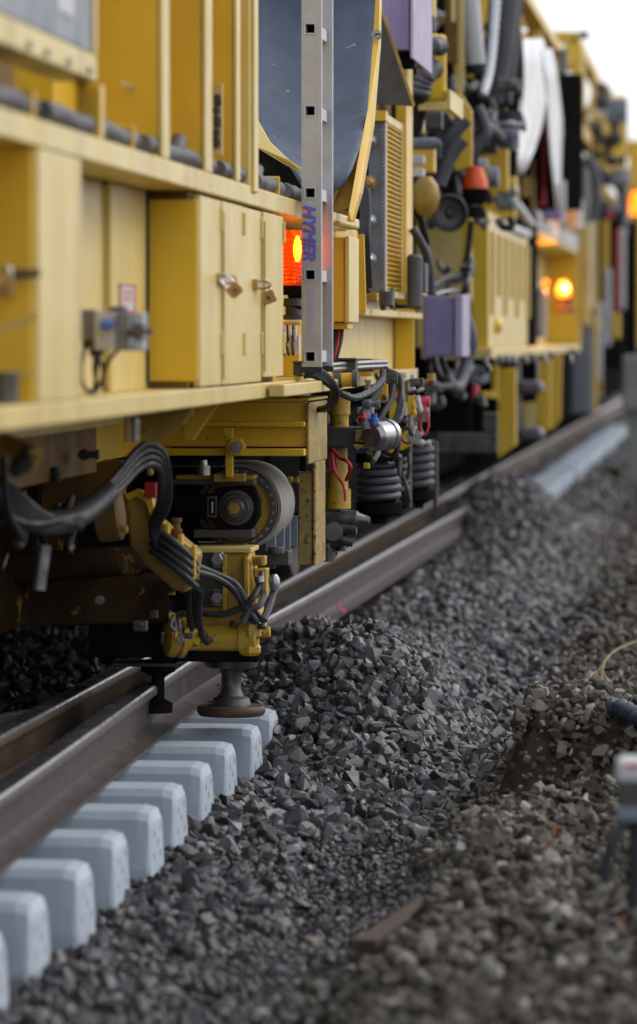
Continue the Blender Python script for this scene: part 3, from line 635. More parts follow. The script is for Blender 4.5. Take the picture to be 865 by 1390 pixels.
# ---------- junction blocks and pipes on ledge
for x0, x1, y0, y1 in ((397, 411, 490, 514), (449, 484, 486, 510), (482, 506, 487, 509), (504, 523, 488, 506)):
    b = MB(); Y = Yx(x0)+.1; b.yb(x0, y0, x1, y0+3, Y, .10); b.yb(x0+1, y0+3, x1-1, y1-4, Y+.02, .08); part(b, 'manifold', 'dark_metal', .003)
    b = MB(); b.yb(x0+2, y1-3, x1-2, y1+2, Y+.03, .08); part(b, 'manifold_foot', 'yellow', .002)
b = MB(); 
for dz in (0, .02): b.tube([Q(440, 502-dz*300, Y=13.9), Q(470, 500-dz*300, Y=14.3), Q(500, 498-dz*300, Y=14.9), Q(525, 497-dz*300, Y=15.6)], .009, n=8)
part(b, 'hydraulic_pipe', 'steel', 0, True)
b = MB(); b.cyl(Q(464, 516, Y=13.9), Q(483, 515, Y=13.9), .026, n=18); part(b, 'pipe_coupling', 'yellow', 0, True)
b = MB(); b.cyl(Q(455, 517, Y=13.9), Q(464, 516, Y=13.9), .03, n=18); b.cyl(Q(479, 514, Y=13.88), Q(486, 514, Y=13.88), .032, n=18); part(b, 'pipe_collar', 'rubber_grey', 0, True)
for k in range(4): hose('hose', [(404, 500+k*3.5, 13.3), (425, 499+k*3.5, 13.3), (446-k, 512+k*2.5, 13.35), (457-k*1.5, 530, 13.4), (452-k*2, 548+k, 13.5), (440-k*3, 556, 13.6)], .0115, NM)
for k in range(3): hose('hose', [(523+k*2, 500+k*2, 15.4), (541+k*1.5, 520-k*3, 15.3), (547-k*2, 550, 15.2), (538-k*3, 575, 15.1), (515, 578-k*6, 15.1)], .012, NM)
hose('hose', [(520, 503, 15.3), (515, 530, 15.2), (498, 552, 15.1), (482, 575, 15.0)], .013, NM)
hose('hose', [(535, 508, 15.3), (532, 540, 15.2), (520, 562, 15.1), (505, 590, 15.0)], .012, NM)
hose('hose', [(455, 530, 14.2), (480, 540, 14.4), (505, 530, 14.8), (520, 515, 15)], .014, NM)
# ================= underframe, near side
b = MB(); b.box(-4.4, -2.35, 6, 9.9, .72, .975); part(b, 'light_blocker_box', 'grimy_shaded')  # filler box added to block light under the deck
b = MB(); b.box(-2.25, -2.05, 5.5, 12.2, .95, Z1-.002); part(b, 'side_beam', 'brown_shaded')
b = MB(); b.box(-4.3, -2.3, 9.9, 13.3, .45, .97); part(b, 'light_blocker_box', 'grimy_shaded')  # second added box, keeps light out between the rails
b = MB(); b.box(-4.45, -4.40, 6, 18.1, .12, .975); part(b, 'light_blocker_skirt', 'black_metal')  # added far-side panel, stops light leaking in under the wagon
b = MB(); b.box(-4.3, -2.6, 16, 18.0, .25, .97); part(b, 'light_blocker_box', 'black_metal')  # another added box closing off light below the deck
# yellow cross beam
Yc = 13.35; zt = Q(417, 545, Y=Yc).z; zb = Q(417, 626, Y=Yc).z; xr = Q(417, 580, Y=Yc).x; xl = Q(200, 580, Y=Yc).x
b = MB(); b.box(xl, xr, Yc, Yc+.02, zb+.05, zt); b.box(xl, xr-.002, Yc-.06, Yc-.001, zt-.088, zt-.07); b.box(xl, xr, Yc-.09, Yc+.02, zb+.02, zb+.045); b.box(xl, xr+.01, Yc-.02, Yc+.6, zt+.001, zt+.012); part(b, 'cross_beam', 'yellow_clean')
b = MB(); b.box(xr+.001, xr+.012, Yc-.03, Yc+.55, zb-.01, zt-.003); part(b, 'beam_end_plate', 'yellow_mottled')
b = MB(); p = Q(312, 592, Y=Yc-.1); b.yb(306, 590, 316, 648, Yc-.12, .03); b.yb(303, 581, 316, 596, Yc-.11, .03); part(b, 'hanger', 'yellow', .003)
b = MB(); p = Q(322, 606, Y=Yc-.1); b.cyl(p, p+Vector((0, -.04, 0)), .034, n=6); part(b, 'hanger_boss', 'yellow', .003, False)
b = MB(); b.bolt(Q(321, 607, Y=Yc-.15), .014); part(b, 'bolt', 'steel', 0)
b = MB(); b.yb(290, 643, 332, 654, Yc-.1, .06); part(b, 'hanger_foot', 'yellow_soiled', .003)
# nearer brackets under the ledge
b = MB(); b.prism([Q(168, 566, Y=11.0), Q(262, 551, Y=11.0), Q(250, 575, Y=11.0), Q(215, 600, Y=11.0), Q(168, 600, Y=11.0)], (0, .02, 0)); part(b, 'bracket', 'yellow_soiled')
b = MB(); b.prism([Q(247, 553, Y=12.2), Q(300, 545, Y=12.2), Q(262, 598, Y=12.2), Q(250, 598, Y=12.2)], (0, .02, 0)); part(b, 'bracket', 'yellow')
b = MB(); b.yb(170, 565, 176, 600, 10.2, .01); b.yb(258, 549, 262, 566, 11.8, .01); part(b, 'lug', 'yellow_pale_lit', .001)
b = MB()
for i in range(7): b.cyl(Q(184, 566+i*5, Y=10.2), Q(184, 570+i*5, Y=10.2), .012 if i % 2 else .007, n=10)
part(b, 'chain', 'steel', 0)
b = MB(); b.yb(200, 600, 345, 618, 13.9, .1); b.yb(215, 625, 300, 632, 13.2, .1); part(b, 'cross_bar', 'black_metal')
b = MB(); b.cyl(Q(277, 645, Y=13.1), Q(277, 632, Y=13.1), .022, n=14); b.cyl(Q(277, 632, Y=13.1), Q(276, 625, Y=13.1), .014, n=14); part(b, 'grease_cup', 'steel', 0, True)
# conveyor end pulley with belt
cY = 13.45; pc = Q(323, 689, Y=cY); pr = 57*cY/F
b = MB(); ns = 40; W = .42
def ringpt(r, a, y): return pc+Vector((r*math.sin(a), y, r*math.cos(a)))
vs = []; fs = []
for k in range(ns+1):
    a = math.pi*k/ns
    for rr, y in ((pr+.008, 0), (pr+.008, W), (pr-.004, W), (pr-.004, 0)): vs.append(ringpt(rr, a, y))
for k in range(ns):
    for j in range(4): fs.append((k*4+j, k*4+(j+1) % 4, (k+1)*4+(j+1) % 4, (k+1)*4+j))
b.add(vs, fs)
for s_ in (1, -1): b.box(pc.x-1.5, pc.x, cY, cY+W, pc.z+s_*(pr+.002)-.006, pc.z+s_*(pr+.002)+.006)
part(b, 'conveyor_belt', 'belt', 0, True)
b = MB(); b.lathe(pc+Vector((0, W-.02, 0)), pc+Vector((0, -.012, 0)), [(0, pr-.006), (.97, pr-.006), (.98, pr-.022), (1, pr-.022)], 48); part(b, 'pulley', 'black_metal', 0, True)
b = MB(); b.lathe(pc+Vector((0, -.012, 0)), pc+Vector((0, -.03, 0)), [(0, pr-.006), (1, pr-.006), (1.0, pr-.028), (.2, pr-.03)], 48, cap=False); part(b, 'pulley_rim', 'dark_metal', 0, True)
b = MB()
for k in range(26):
    a = 2*math.pi*k/26; p = ringpt(pr-.016, a, -.0312); t = Vector((math.cos(a), 0, -math.sin(a))); n_ = Vector((math.sin(a), 0, math.cos(a)))
    b.prism([p-t*.006-n_*.004, p+t*.006-n_*.004, p+t*.006+n_*.004, p-t*.006+n_*.004], (0, .002, 0))
part(b, 'rim_slots', 'belt', 0)
b = MB(); b.lathe(pc+Vector((0, -.0125, 0)), pc+Vector((0, -.02, 0)), [(0, pr-.03), (1, pr-.03)], 48); part(b, 'pulley_disc', 'yellow_soiled', 0, True)
b = MB(); b.lathe(pc+Vector((0, -.02, 0)), pc+Vector((0, -.024, 0)), [(0, pr-.03), (1, pr-.034)], 48, cap=False); part(b, 'pulley_ring', 'yellow', 0, True)
# bearing block plate
YB = cY-.13
def pz(pts, Y, d, name, m, bev=.004):
    b = MB(); b.prism([Q(x, y, Y=Y) for x, y in pts], (0, d, 0)); return part(b, name, m, bev)
pz([(296, 662), (343, 660), (352, 680), (352, 700), (342, 718), (300, 720), (292, 712), (292, 668)], YB, .07, 'bearing_housing', 'black_metal', .006)
b = MB(); c0 = Q(321, 689, Y=YB); b.lathe(c0, c0+Vector((0, -.03, 0)), [(0, .062), (.5, .062), (.55, .05), (1, .046)], 32); part(b, 'bearing_ring', 'dark_metal', 0, True)
b = MB(); b.lathe(c0+Vector((0, -.03, 0)), c0+Vector((0, -.055, 0)), [(0, .036), (.8, .034), (1, .028)], 28); part(b, 'axle_cap', 'greasy_metal', 0, True)
b = MB(); b.lathe(c0+Vector((0, -.0552, 0)), c0+Vector((0, -.060, 0)), [(0, .022), (1, .021)], 6); part(b, 'axle_nut', 'yellow_soiled', 0)
b = MB(); b.yb(232, 651, 345, 658, YB-.02, .1); b.yb(262, 719, 343, 730, YB-.02, .12); part(b, 'bearing_guide', 'dark_metal')
b = MB(); b.yb(238, 645, 345, 651, YB-.02, .12); part(b, 'bearing_guide_cap', 'yellow_soiled')
b = MB(); b.cyl(Q(238, 684, Y=YB), Q(278, 684, Y=YB), .036, n=24); b.yb(270, 671, 296, 706, YB, .06); part(b, 'tension_cylinder', 'black_metal', .003, True)
b = MB(); b.yb(280, 673, 295, 703, YB-.012, .012); part(b, 'slot_plate', 'dark_metal', .004)
b = MB(); b.yb(284, 677, 292, 699, YB-.016, .004); part(b, 'slot', 'black_metal', .003)
b = MB(); b.cyl(Q(288, 696, Y=YB-.02), Q(288, 681, Y=YB-.02), .006, n=10); part(b, 'slot_screw', 'steel', 0, True)
b = MB(); b.box(pc.x-.9, pc.x-.14, cY-.04, cY-.01, pc.z-.15, pc.z+.13); part(b, 'conveyor_side', 'black_metal')
b = MB(); b.box(-2.9, -2.06, 13.9, 14.0, .5, .95); b.box(-2.5, -1.9, 14.4, 15.4, .35, 1.15); part(b, 'light_blocker_wall', 'black_metal')  # black walls added to keep the space behind the pulley dark
# grey rubber chute under pulley
b = MB(); 
for k, (x0, x1, y1) in enumerate(((360, 374, 782), (372, 386, 776), (384, 394, 764), (392, 404, 752))): b.yb(x0, 715-k*5, x1, y1-10, 13.6+k*.12, .02)
part(b, 'skirt_rubber', 'grey_blue', .003)
b = MB(); b.yb(360, 748, 392, 768, 13.55, .12); b.cyl(Q(375, 752, Y=13.5), Q(375, 742, Y=13.5), .03, n=16); part(b, 'roller_mount', 'dark_metal', .004)
# tall mottled post
b = MB(); Yp = 14.0; b.yb(405, 640, 424, 767, Yp, .02); part(b, 'guard_post', 'yellow_mottled')
b = MB(); a = Q(425, 640, Y=Yp); b.box(a.x, a.x+.012, Yp-.01, Yp+.32, Q(425, 768, Y=Yp).z, Q(425, 628, Y=Yp).z); part(b, 'guard_post_flange', 'yellow_mottled')
b = MB(); b.yb(407, 612, 415, 640, Yp+.02, .02); part(b, 'post_shim', 'black_metal')
# ---------- vertical cylinder + clamps
Yv = 14.8
b = MB(); b.lathe(Q(461, 600, Y=Yv), Q(461, 533, Y=Yv), [(0, .036), (.55, .036), (.56, .042), (1, .042)], 24); part(b, 'lift_cylinder', 'yellow_greasy', 0, True)
b = MB(); b.lathe(Q(459, 690, Y=Yv), Q(459, 603, Y=Yv), [(0, .05), (.3, .05), (.31, .04), (1, .036)], 24); part(b, 'lift_cylinder', 'yellow_greasy', 0, True)
b = MB(); b.yb(438, 580, 505, 607, Yv-.12, .2); part(b, 'clamp_bar', 'dark_metal', .006)
b = MB(); b.yb(482, 584, 512, 600, Yv-.16, .2); b.yb(480, 603, 508, 608, Yv-.16, .2); part(b, 'clamp_block', 'yellow_mottled', .004)
b = MB(); p = Q(505, 593, Y=Yv-.2); q_ = Q(528, 590, Y=Yv-.1); b.lathe(p, q_, [(0, .04), (.15, .056), (.75, .056), (.8, .05), (.82, .06), (1, .06)], 28); part(b, 'locking_cylinder', 'steel', 0, True)
b = MB(); b.lathe(q_, q_+Vector((.03, 0, 0)), [(0, .02), (1, .02)], 14); part(b, 'cylinder_pin', 'dark_metal', 0, True)
b = MB(); b.lathe(Q(497, 582, Y=Yv-.2), Q(497, 567, Y=Yv-.2), [(0, .02), (.5, .02), (.6, .012), (1, .012)], 12); part(b, 'nipple', 'grey_blue', 0, True)
b = MB(); b.lathe(Q(493, 574, Y=Yv-.15), Q(493, 559, Y=Yv-.15), [(0, .018), (.5, .02), (.6, .012), (1, .01)], 12); b.lathe(Q(507, 578, Y=Yv-.2), Q(507, 572, Y=Yv-.2), [(0, .016), (1, .016)], 12); part(b, 'nipple', 'red', 0, True)
b = MB(); b.lathe(Q(508, 576, Y=Yv-.2), Q(508, 561, Y=Yv-.2), [(0, .02), (.5, .018), (.6, .012), (1, .012)], 12); part(b, 'nipple', 'blue', 0, True)
hose('red_hose', [(452, 610, 14.6), (462, 622, 14.55), (470, 625, 14.5), (476, 635, 14.5), (470, 652, 14.55)], .007, NM, 'red')
hose('red_hose', [(450, 612, 14.6), (455, 640, 14.6), (467, 660, 14.55), (469, 680, 14.55)], .006, NM, 'red_pink')
b = MB(); b.yb(446, 612, 457, 640, Yv-.05, .03); part(b, 'red_bracket', 'red', .002)
# lower clamp
b = MB(); b.yb(437, 695, 470, 742, Yv-.05, .10); b.cyl(Q(452, 722, Y=Yv-.06), Q(452, 722, Y=Yv-.14), .04, n=20); part(b, 'clamp_arm', 'greasy_metal', .006)
b = MB(); b.lathe(Q(462, 703, Y=Yv-.1), Q(502, 707, Y=Yv-.1), [(0, .035), (.55, .035), (.6, .028), (.98, .016), (1, .01)], 16); b.cyl(Q(462, 716, Y=Yv-.1), Q(484, 716, Y=Yv-.1), .03, n=14); b.cyl(Q(458, 730, Y=Yv-.1), Q(480, 736, Y=Yv-.1), .02, n=12); part(b, 'clamp_jaw', 'greasy_metal', 0, True)
b = MB(); b.cyl(Q(445, 762, Y=Yv), Q(445, 735, Y=Yv), .03, n=14); b.cyl(Q(463, 748, Y=Yv), Q(463, 695, Y=Yv), .022, n=14); part(b, 'clamp_rod', 'greasy_metal', 0, True)
# bogie with coil springs
b = MB(); b.box(-2.5, -2.06, 15.6, 21.5, .40, 1.0); b.box(-2.1, -1.9, 15.6, 19.4, .62, .90); o = part(b, 'bogie', 'black_metal'); bog = o
def spring(px, y0, y1, rpx, Y, turns):
    p0 = Q(px, y1, Y=Y); p1 = Q(px, y0, Y=Y); r = rpx*Y/F; pts = []
    for i in range(turns*12+1):
        a = 2*math.pi*i/12; pts.append(p0+Vector((r*math.cos(a), r*math.sin(a), (p1.z-p0.z)*i/(turns*12))))
    b = MB(); b.tube(pts, (p1.z-p0.z)/turns*.43, n=8, sub=1); b.build('coil_spring', 'rubber_grey', bog, True)
    b = MB(); b.lathe(p0-Vector((0,0,.09)), p0, [(0, r*.35), (.3, r*.45), (.5, r*1.2), (1, r*1.25)], 20); b.lathe(p1, p1+Vector((0,0,.04)), [(0, r*1.25), (1, r*1.2)], 20); b.build('spring_seat', 'black_metal', bog, True)
spring(515, 628, 682, 26, 15.9, 5); spring(569, 598, 665, 17, 18.2, 6); spring(541, 622, 672, 12, 16.4, 5)
b = MB()
for x in (545, 552, 588): b.yb(x, 600, x+6, 690, 16.6 if x < 560 else 18.4, .05)
part(b, 'axle_guide', 'dark_metal', .004)
b = MB(); pcw = Vector((-2.27, 17.2, .178+.42)); b.lathe(pcw+Vector((-.1, 0, 0)), pcw+Vector((.06, 0, 0)), [(0, .46), (.2, .45), (.25, .42), (1, .415)], 48); b.lathe(pcw+Vector((.06, 0, 0)), pcw+Vector((.22, 0, 0)), [(0, .16), (1, .13)], 24); b.build('wheel', 'dark_metal', bog, True)
b = MB(); pcw = Vector((-2.27, 19.2, .178+.42)); b.lathe(pcw+Vector((-.1, 0, 0)), pcw+Vector((.06, 0, 0)), [(0, .46), (.2, .45), (.25, .42), (1, .415)], 48); b.build('wheel', 'dark_metal', bog, True)
# yellow stay + red / white valves near (550,560)
pz([(528, 535), (562, 520), (566, 600), (545, 612), (528, 600)], 16.3, .03, 'stay_plate', 'yellow')
for (x0, y0, x1, y1, m_) in ((539, 515, 548, 540, 'red_pink'), (557, 508, 563, 535, 'white_plastic'), (549, 516, 555, 545, 'yellow_soiled'), (515, 520, 526, 545, 'yellow')):
    b = MB(); b.yb(x0, y0, x1, y1, 15.6, .04); part(b, 'valve_lever', m_, .004)
b = MB(); b.cyl(Q(570, 545, Y=15.9), Q(584, 545, Y=15.9), .022, n=14); b.cyl(Q(575, 558, Y=15.9), Q(575, 538, Y=15.9), .018, n=14); part(b, 'brake_valve', 'red_pink', 0, True)
b = MB(); b.cyl(Q(566, 537, Y=15.85), Q(571, 558, Y=15.85), .012, n=10); part(b, 'valve_stem', 'white_plastic', 0, True)
b = MB(); b.cyl(Q(568, 525, Y=15.85), Q(588, 514, Y=15.85), .014, n=10); b.cyl(Q(586, 517, Y=15.85), Q(586, 507, Y=15.85), .018, n=10); part(b, 'brass_cock', 'brass', 0, True)
hose('pull_ring', [(551, 580, 15.2), (545, 590, 15.2), (549, 600, 15.2), (560, 600, 15.2), (563, 588, 15.2), (553, 580, 15.2), (548, 582, 15.2)], .005, NM, 'rust')
hose('pull_ring', [(574, 560, 15.9), (571, 580, 15.9), (577, 590, 15.9), (582, 578, 15.9), (581, 560, 15.9)], .005, NM, 'red_pink')
hose('air_hose', [(543, 620, 15.5), (542, 640, 15.5), (550, 652, 15.5), (556, 638, 15.5), (555, 615, 15.5)], .009, NM, 'greasy_metal')
hose('hose', [(546, 640, 15.5), (553, 665, 15.5), (556, 680, 15.6)], .009, NM, 'rubber_grey')
b = MB(); b.bolt(Q(562, 592, Y=15.1), .02); part(b, 'ring_nut', 'steel', 0)
# ---------- dark under-arm area (left)
b = MB(); b.bar(Q(-60, 815, Y=12.2), Q(215, 812, Y=12.9), .12, .17); part(b, 'carrier_beam', 'grimy_shaded', .01)
b = MB(); b.cyl(Q(-30, 775, Y=12.0), Q(190, 760, Y=12.6), .05, n=20); part(b, 'carrier_tube', 'grimy_shaded', 0, True)
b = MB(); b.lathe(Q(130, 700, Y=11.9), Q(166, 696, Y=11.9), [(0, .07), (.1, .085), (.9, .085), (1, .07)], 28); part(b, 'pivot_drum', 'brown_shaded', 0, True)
b = MB(); b.cyl(Q(135, 815, Y=12.3), Q(135, 815, Y=12.24), .018, n=6); part(b, 'pivot_bolt', 'greasy_metal', .002)
b = MB(); b.cyl(Q(60, 740, Y=10.6), Q(52, 800, Y=10.6), .02, n=12); part(b, 'ram_rod', 'steel', 0, True)
b = MB(); b.bar(Q(-20, 590, Y=9.6), Q(50, 628, Y=9.6), .06, .05); b.cyl(Q(8, 600, Y=9.4), Q(50, 618, Y=9.3), .022, n=14); part(b, 'lever_arm', 'yellow_soiled', .004)
b = MB(); b.lathe(Q(20, 640, Y=9.35), Q(44, 612, Y=9.3), [(0, .02), (.5, .03), (1, .02)], 12); part(b, 'lever_knob', 'greasy_metal', 0, True)
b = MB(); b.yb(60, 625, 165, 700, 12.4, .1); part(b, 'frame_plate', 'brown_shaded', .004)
for k in range(5): hose('hose', [(-20, 640+k*9, 10.2), (20, 668+k*8, 10.2), (60, 700+k*5, 10.3), (110, 715-k*2, 10.4)], .014, NM)
hose('hose', [(-10, 655, 10.1), (12, 700, 10.1), (45, 712, 10.2), (80, 706, 10.3)], .012, NM, 'rubber')
hose('hose', [(5, 560, 9.8), (4, 620, 9.9), (10, 690, 10), (30, 730, 10.1)], .010, NM, 'rubber')
# hose bundle wrapped
hose('hose_sleeve', [(60, 712, 10.6), (95, 706, 10.8), (120, 692, 11.0), (147, 668, 11.2)], .034, NM, 'rubber', n=12)
for k in range(4): hose('hose', [(135, 672+k*4, 11.15), (160, 642+k*8, 11.3), (185, 612+k*9, 11.5), (203, 603+k*9, 11.6), (222-k*2, 616+k*7, 11.7), (230-k*4, 650+k*4, 11.8), (228-k*4, 685, 11.9), (215-k*3, 712, 12.0), (212, 728+k*6, 12.1)], .0115, NM)
b = MB(); b.yb(200, 592, 206, 645, 11.62, .04); b.yb(182, 590, 205, 597, 11.6, .05); part(b, 'hose_clamp', 'yellow_soiled', .003)
# articulated guide arm
b = MB(); b.bar(Q(170, 670, Y=12.3), Q(180, 720, Y=12.3), .10, .12, up=(0,1,0)); part(b, 'guide_arm', 'yellow_soiled', .015)
b = MB(); Ya = 12.2
b.prism([Q(x, y, Y=Ya) for x, y in ((168, 672), (186, 666), (204, 676), (208, 700), (240, 728), (268, 752), (262, 790), (250, 806), (232, 798), (195, 765), (176, 740))], (0, .14, 0)); part(b, 'guide_arm', 'yellow_soiled', .012)
b = MB(); b.prism([Q(x, y, Y=Ya-.03) for x, y in ((168, 672), (186, 664), (206, 674), (212, 700), (244, 730), (270, 752), (266, 760), (240, 738), (206, 708), (198, 682), (184, 674), (174, 680))], (0, .03, 0)); part(b, 'arm_flange', 'yellow', .003)
b = MB(); b.yb(196, 655, 212, 676, 12.15, .03); part(b, 'reflector', 'red', .003)
for k, (x, y) in enumerate(((226, 735), (244, 750), (262, 765))):
    b = MB(); b.yb(x-3, y-24, x+3, y+22, 12.10, .05); part(b, 'hose_comb', 'yellow', .002)
for k in range(4): hose('hose', [(205, 716+k*10, 12.1), (226, 728+k*11, 12.08), (244, 742+k*11, 12.08), (258, 756+k*11, 12.1), (266, 766+k*10, 12.15)], .0125, NM)
# guide head
HY = 13.15
HP = thing('guide_head_anchor', (0,0,0), 'x', 'x'); bpy.data.objects.remove(HP)
b = MB(); b.prism([Q(x, y, Y=HY) for x, y in ((262, 750), (338, 750), (345, 790), (352, 838), (356, 852), (262, 852))], (0, .16, 0)); part(b, 'guide_head', 'yellow_greasy', .006)
b = MB(); b.yb(262, 744, 341, 750, HY-.03, .22); part(b, 'head_top_plate', 'yellow_pale_lit', .003)
b = MB(); b.yb(262, 748, 306, 824, HY-.02, .018); part(b, 'head_bolt_plate', 'dark_metal', .003)
b = MB()
for y in (759, 811): b.lathe(Q(296, y, Y=HY-.02), Q(296, y, Y=HY-.02)+Vector((0, -.035, 0)), [(0, .034), (.2, .034), (.25, .026), (1, .022)], 6)
part(b, 'head_bolt', 'steel', .002)
b = MB(); b.yb(302, 752, 308, 830, HY-.045, .04); b.yb(331, 756, 337, 840, HY-.05, .05); part(b, 'head_rib', 'yellow_greasy', .003)
b = MB(); b.yb(341, 755, 360, 768, HY+.05, .06); b.yb(345, 772, 362, 812, HY+.02, .08); part(b, 'valve_block', 'yellow_greasy', .005)
b = MB(); b.cyl(Q(343, 762, Y=HY), Q(356, 762, Y=HY), .014, n=8); part(b, 'valve_plug', 'brass', 0, True)
b = MB(); a = Q(266, 866, Y=HY-.04); c_ = Q(350, 866, Y=HY-.04); b.lathe(a, c_, [(0, .040), (.02, .046), (.7, .046), (.72, .058), (.97, .058), (1, .05)], 28); part(b, 'clamp_cylinder', 'yellow_greasy', 0, True)
b = MB(); c0 = Q(340, 890, Y=HY-.06); b.lathe(c0, Q(340, 842, Y=HY-.06), [(0, .03), (.1, .04), (.25, .04), (.3, .032), (.5, .034), (.55, .042), (.9, .04), (1, .028)], 6); b.cyl(Q(352, 858, Y=HY), Q(367, 858, Y=HY), .02, n=8); part(b, 'clamp_pin', 'yellow_greasy', .003)
b = MB()
for (x, y) in ((318, 846), (334, 838), (346, 842), (356, 850), (277, 862), (284, 868)): b.lathe(Q(x, y+4, Y=HY-.08), Q(x, y-4, Y=HY-.08), [(0, .016), (.5, .018), (1, .012)], 8)
part(b, 'hose_fitting', 'greasy_metal', 0, True)
hose('hose', [(266, 768, 12.6), (290, 778, 12.9), (318, 792, 13.0), (336, 818, 13.0), (352, 838, 13.05), (360, 842, 13.05)], .0125, NM)
hose('hose', [(266, 776, 12.6), (292, 784, 12.85), (316, 800, 12.98), (332, 822, 13.0), (350, 846, 13.0)], .0115, NM)
hose('hose', [(272, 832, 13.0), (300, 834, 13.0), (325, 826, 13.0), (342, 812, 13.0), (352, 795, 13.05), (355, 778, 13.1)], .0115, NM)
hose('hose', [(330, 846, 13.0), (340, 828, 13.0), (352, 822, 13.0), (358, 808, 13.05), (353, 800, 13.1)], .0115, NM, 'rubber_grey')
hose('hose', [(358, 842, 13.0), (366, 822, 13.05), (372, 800, 13.1), (374, 786, 13.1)], .014, NM, 'rubber_grey')
b = MB(); b.lathe(Q(374, 800, Y=13.08), Q(371, 780, Y=13.08), [(0, .016), (.3, .02), (.7, .02), (1, .013)], 10); b.lathe(Q(353, 790, Y=13.05), Q(352, 782, Y=13.05), [(0, .018), (1, .018)], 10); part(b, 'hose_end', 'steel', 0, True)
for (x, y0, y1) in ((258, 785, 855), (266, 778, 848), (272, 800, 862)):
    hose('hose', [(x, y0, 12.6), (x-2, (y0+y1)/2, 12.75), (x+2, y1, 12.9), (x+9, y1+10, 13.0)], .0115, NM)
b = MB(); b.lathe(Q(222, 862, Y=12.9), Q(266, 862, Y=12.95), [(0, .05), (.08, .072), (.3, .078), (.33, .066), (.42, .066), (.45, .078), (.6, .078), (.63, .055), (1, .052)], 28); part(b, 'motor', 'yellow_greasy', 0, True)
b = MB(); b.yb(205, 880, 352, 898, 13.1, .2); b.yb(120, 820, 225, 892, 12.9, .3); part(b, 'roller_carrier', 'black_metal', .01)
# guide roller (spool)
RY = 13.35; rx = Q(314, 930, Y=RY).x; zz = lambda y: Q(314, y, Y=RY).z; px2 = RY/F*1.0
prof = [(zz(893), 38), (zz(899), 38), (zz(905), 36), (zz(908), 17), (zz(915), 13.5), (zz(935), 13.5), (zz(944), 17), (zz(947), 24), (zz(952), 26), (zz(956), 27), (zz(959), 44), (zz(963), 46), (zz(969), 45), (zz(971), 38)]
b = MB(); zt_ = prof[0][0]; zb_ = prof[-1][0]
b.lathe((rx, RY, zt_), (rx, RY, zb_), [((zt_-z)/(zt_-zb_), r_*px2) for z, r_ in prof], 48); part(b, 'guide_roller', ['greasy_metal'], 0, True)
b = MB(); b.lathe((rx, RY, zz(957.5)), (rx, RY, zz(972)), [(0, 45*px2), (.2, 47*px2), (.6, 47*px2), (.9, 44*px2), (1, 20*px2)], 48); part(b, 'roller_flange', 'rust', 0, True)
b = MB(); c0 = Q(215, 905, Y=13.2); b.lathe(c0, c0-Vector((0,0,.16)), [(0, .06), (.1, .06), (.2, .022), (.7, .022), (.8, .05), (1, .05)], 28); part(b, 'guide_roller', 'black_metal', 0, True)
b = MB(); b.yb(150, 900, 240, 905, 13.1, .15); part(b, 'roller_bracket', 'dark_metal')
# ================================================================== MIDDLE WAGON
MM = thing('track_renewal_wagon', (-3.0, 28.0, .178), 'middle yellow wagon with ribbed side panel, lit amber lamp in a recess and tangled hoses', 'work train')
def mp(b, name, m, bevel=.004, smooth=False): return b.build(name, m, MM, smooth, bevel)
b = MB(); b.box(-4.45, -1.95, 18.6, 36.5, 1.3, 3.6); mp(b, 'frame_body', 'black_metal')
b = MB(); b.box(-4.4, -2.55, 19.5, 36, .22, 1.29); mp(b, 'underframe_fill', 'black_metal')  # black box added to close the light gap under this wagon
yc0, yc1 = Yx(662), Yx(717)
zT = Q(662, 284, X=X0).z; zB = Q(662, 472, X=X0).z
b = MB(); b.box(-1.94, X0-.004, yc0+.01, yc1, zB, zT); mp(b, 'side_panel', 'yellow_pale_lit', .01)
b = MB(); a = Q(640, 300, Y=yc0)
b.prism([Q(x, y, Y=yc0) for x, y in ((641, 300), (658, 284), (663, 284), (663, 474), (654, 478), (641, 474))], (0, .012, 0)); mp(b, 'front_panel', 'yellow_clean', .004)
for k in range(7):
    y = yc0+.35+(yc1-yc0-.5)*k/6.; b = MB(); b.box(X0-.003, X0+.02, y, y+.05, zB+.2+(.12 if k % 2 else 0), zT-.12); mp(b, 'panel_rib', 'yellow_pale_lit', .006)
b = MB(); b.lathe(Q(671, 442, X=X0-.01), Q(671, 442, X=X0-.01)+Vector((.05, 0, 0)), [(0, .05), (.6, .05), (1, .03)], 16); mp(b, 'cap', 'yellow_clean', 0, True)
b = MB(); b.box(-1.9, X0+.03, yc0-.05, Yx(784), zB-.07, zB-.002); mp(b, 'sill', 'yellow_pale_lit', .01)
b = MB(); b.box(X0-.1, X0+.015, yc1+.02, Yx(727), zB, Q(717, 285, X=X0).z); mp(b, 'dark_post', 'black_metal')
# recess
yr0, yr1 = Yx(728), Yx(785)
b = MB(); b.box(-1.94, -1.80, yr0, yr1, zB, 2.2); mp(b, 'recess_back', 'yellow_pale_lit')
b = MB(); b.box(-1.8, X0, yr1-.02, yr1+.05, zB, 2.2); b.box(-1.8, X0, yr0-.02, yr0+.02, zB, 2.2); mp(b, 'recess_end', 'yellow_clean')
zl0, zl1 = Q(728, 316, X=X0).z, Q(728, 288, X=X0).z
b = MB(); b.box(-1.94, X0, yr0, yr1, zl0, zl0+.03); mp(b, 'recess_roof', 'yellow_pale_lit')
b = MB(); n_ = 12
for k in range(n_):
    y = yr0+(yr1-yr0)*k/n_; b.box(X0-.02, X0, y+.05, y+(yr1-yr0)/n_-.12, zl0+.04, zl1)
b.box(X0-.025, X0+.004, yr0, yr1, zl1+.001, zl1+.02); mp(b, 'louvre', 'white_plastic', .004)
b = MB(); b.box(X0-.2, X0-.03, yr0, yr1, zl0+.04, zl1-.01); mp(b, 'louvre_back', 'grey_plastic')
Yg = yr0+2.2
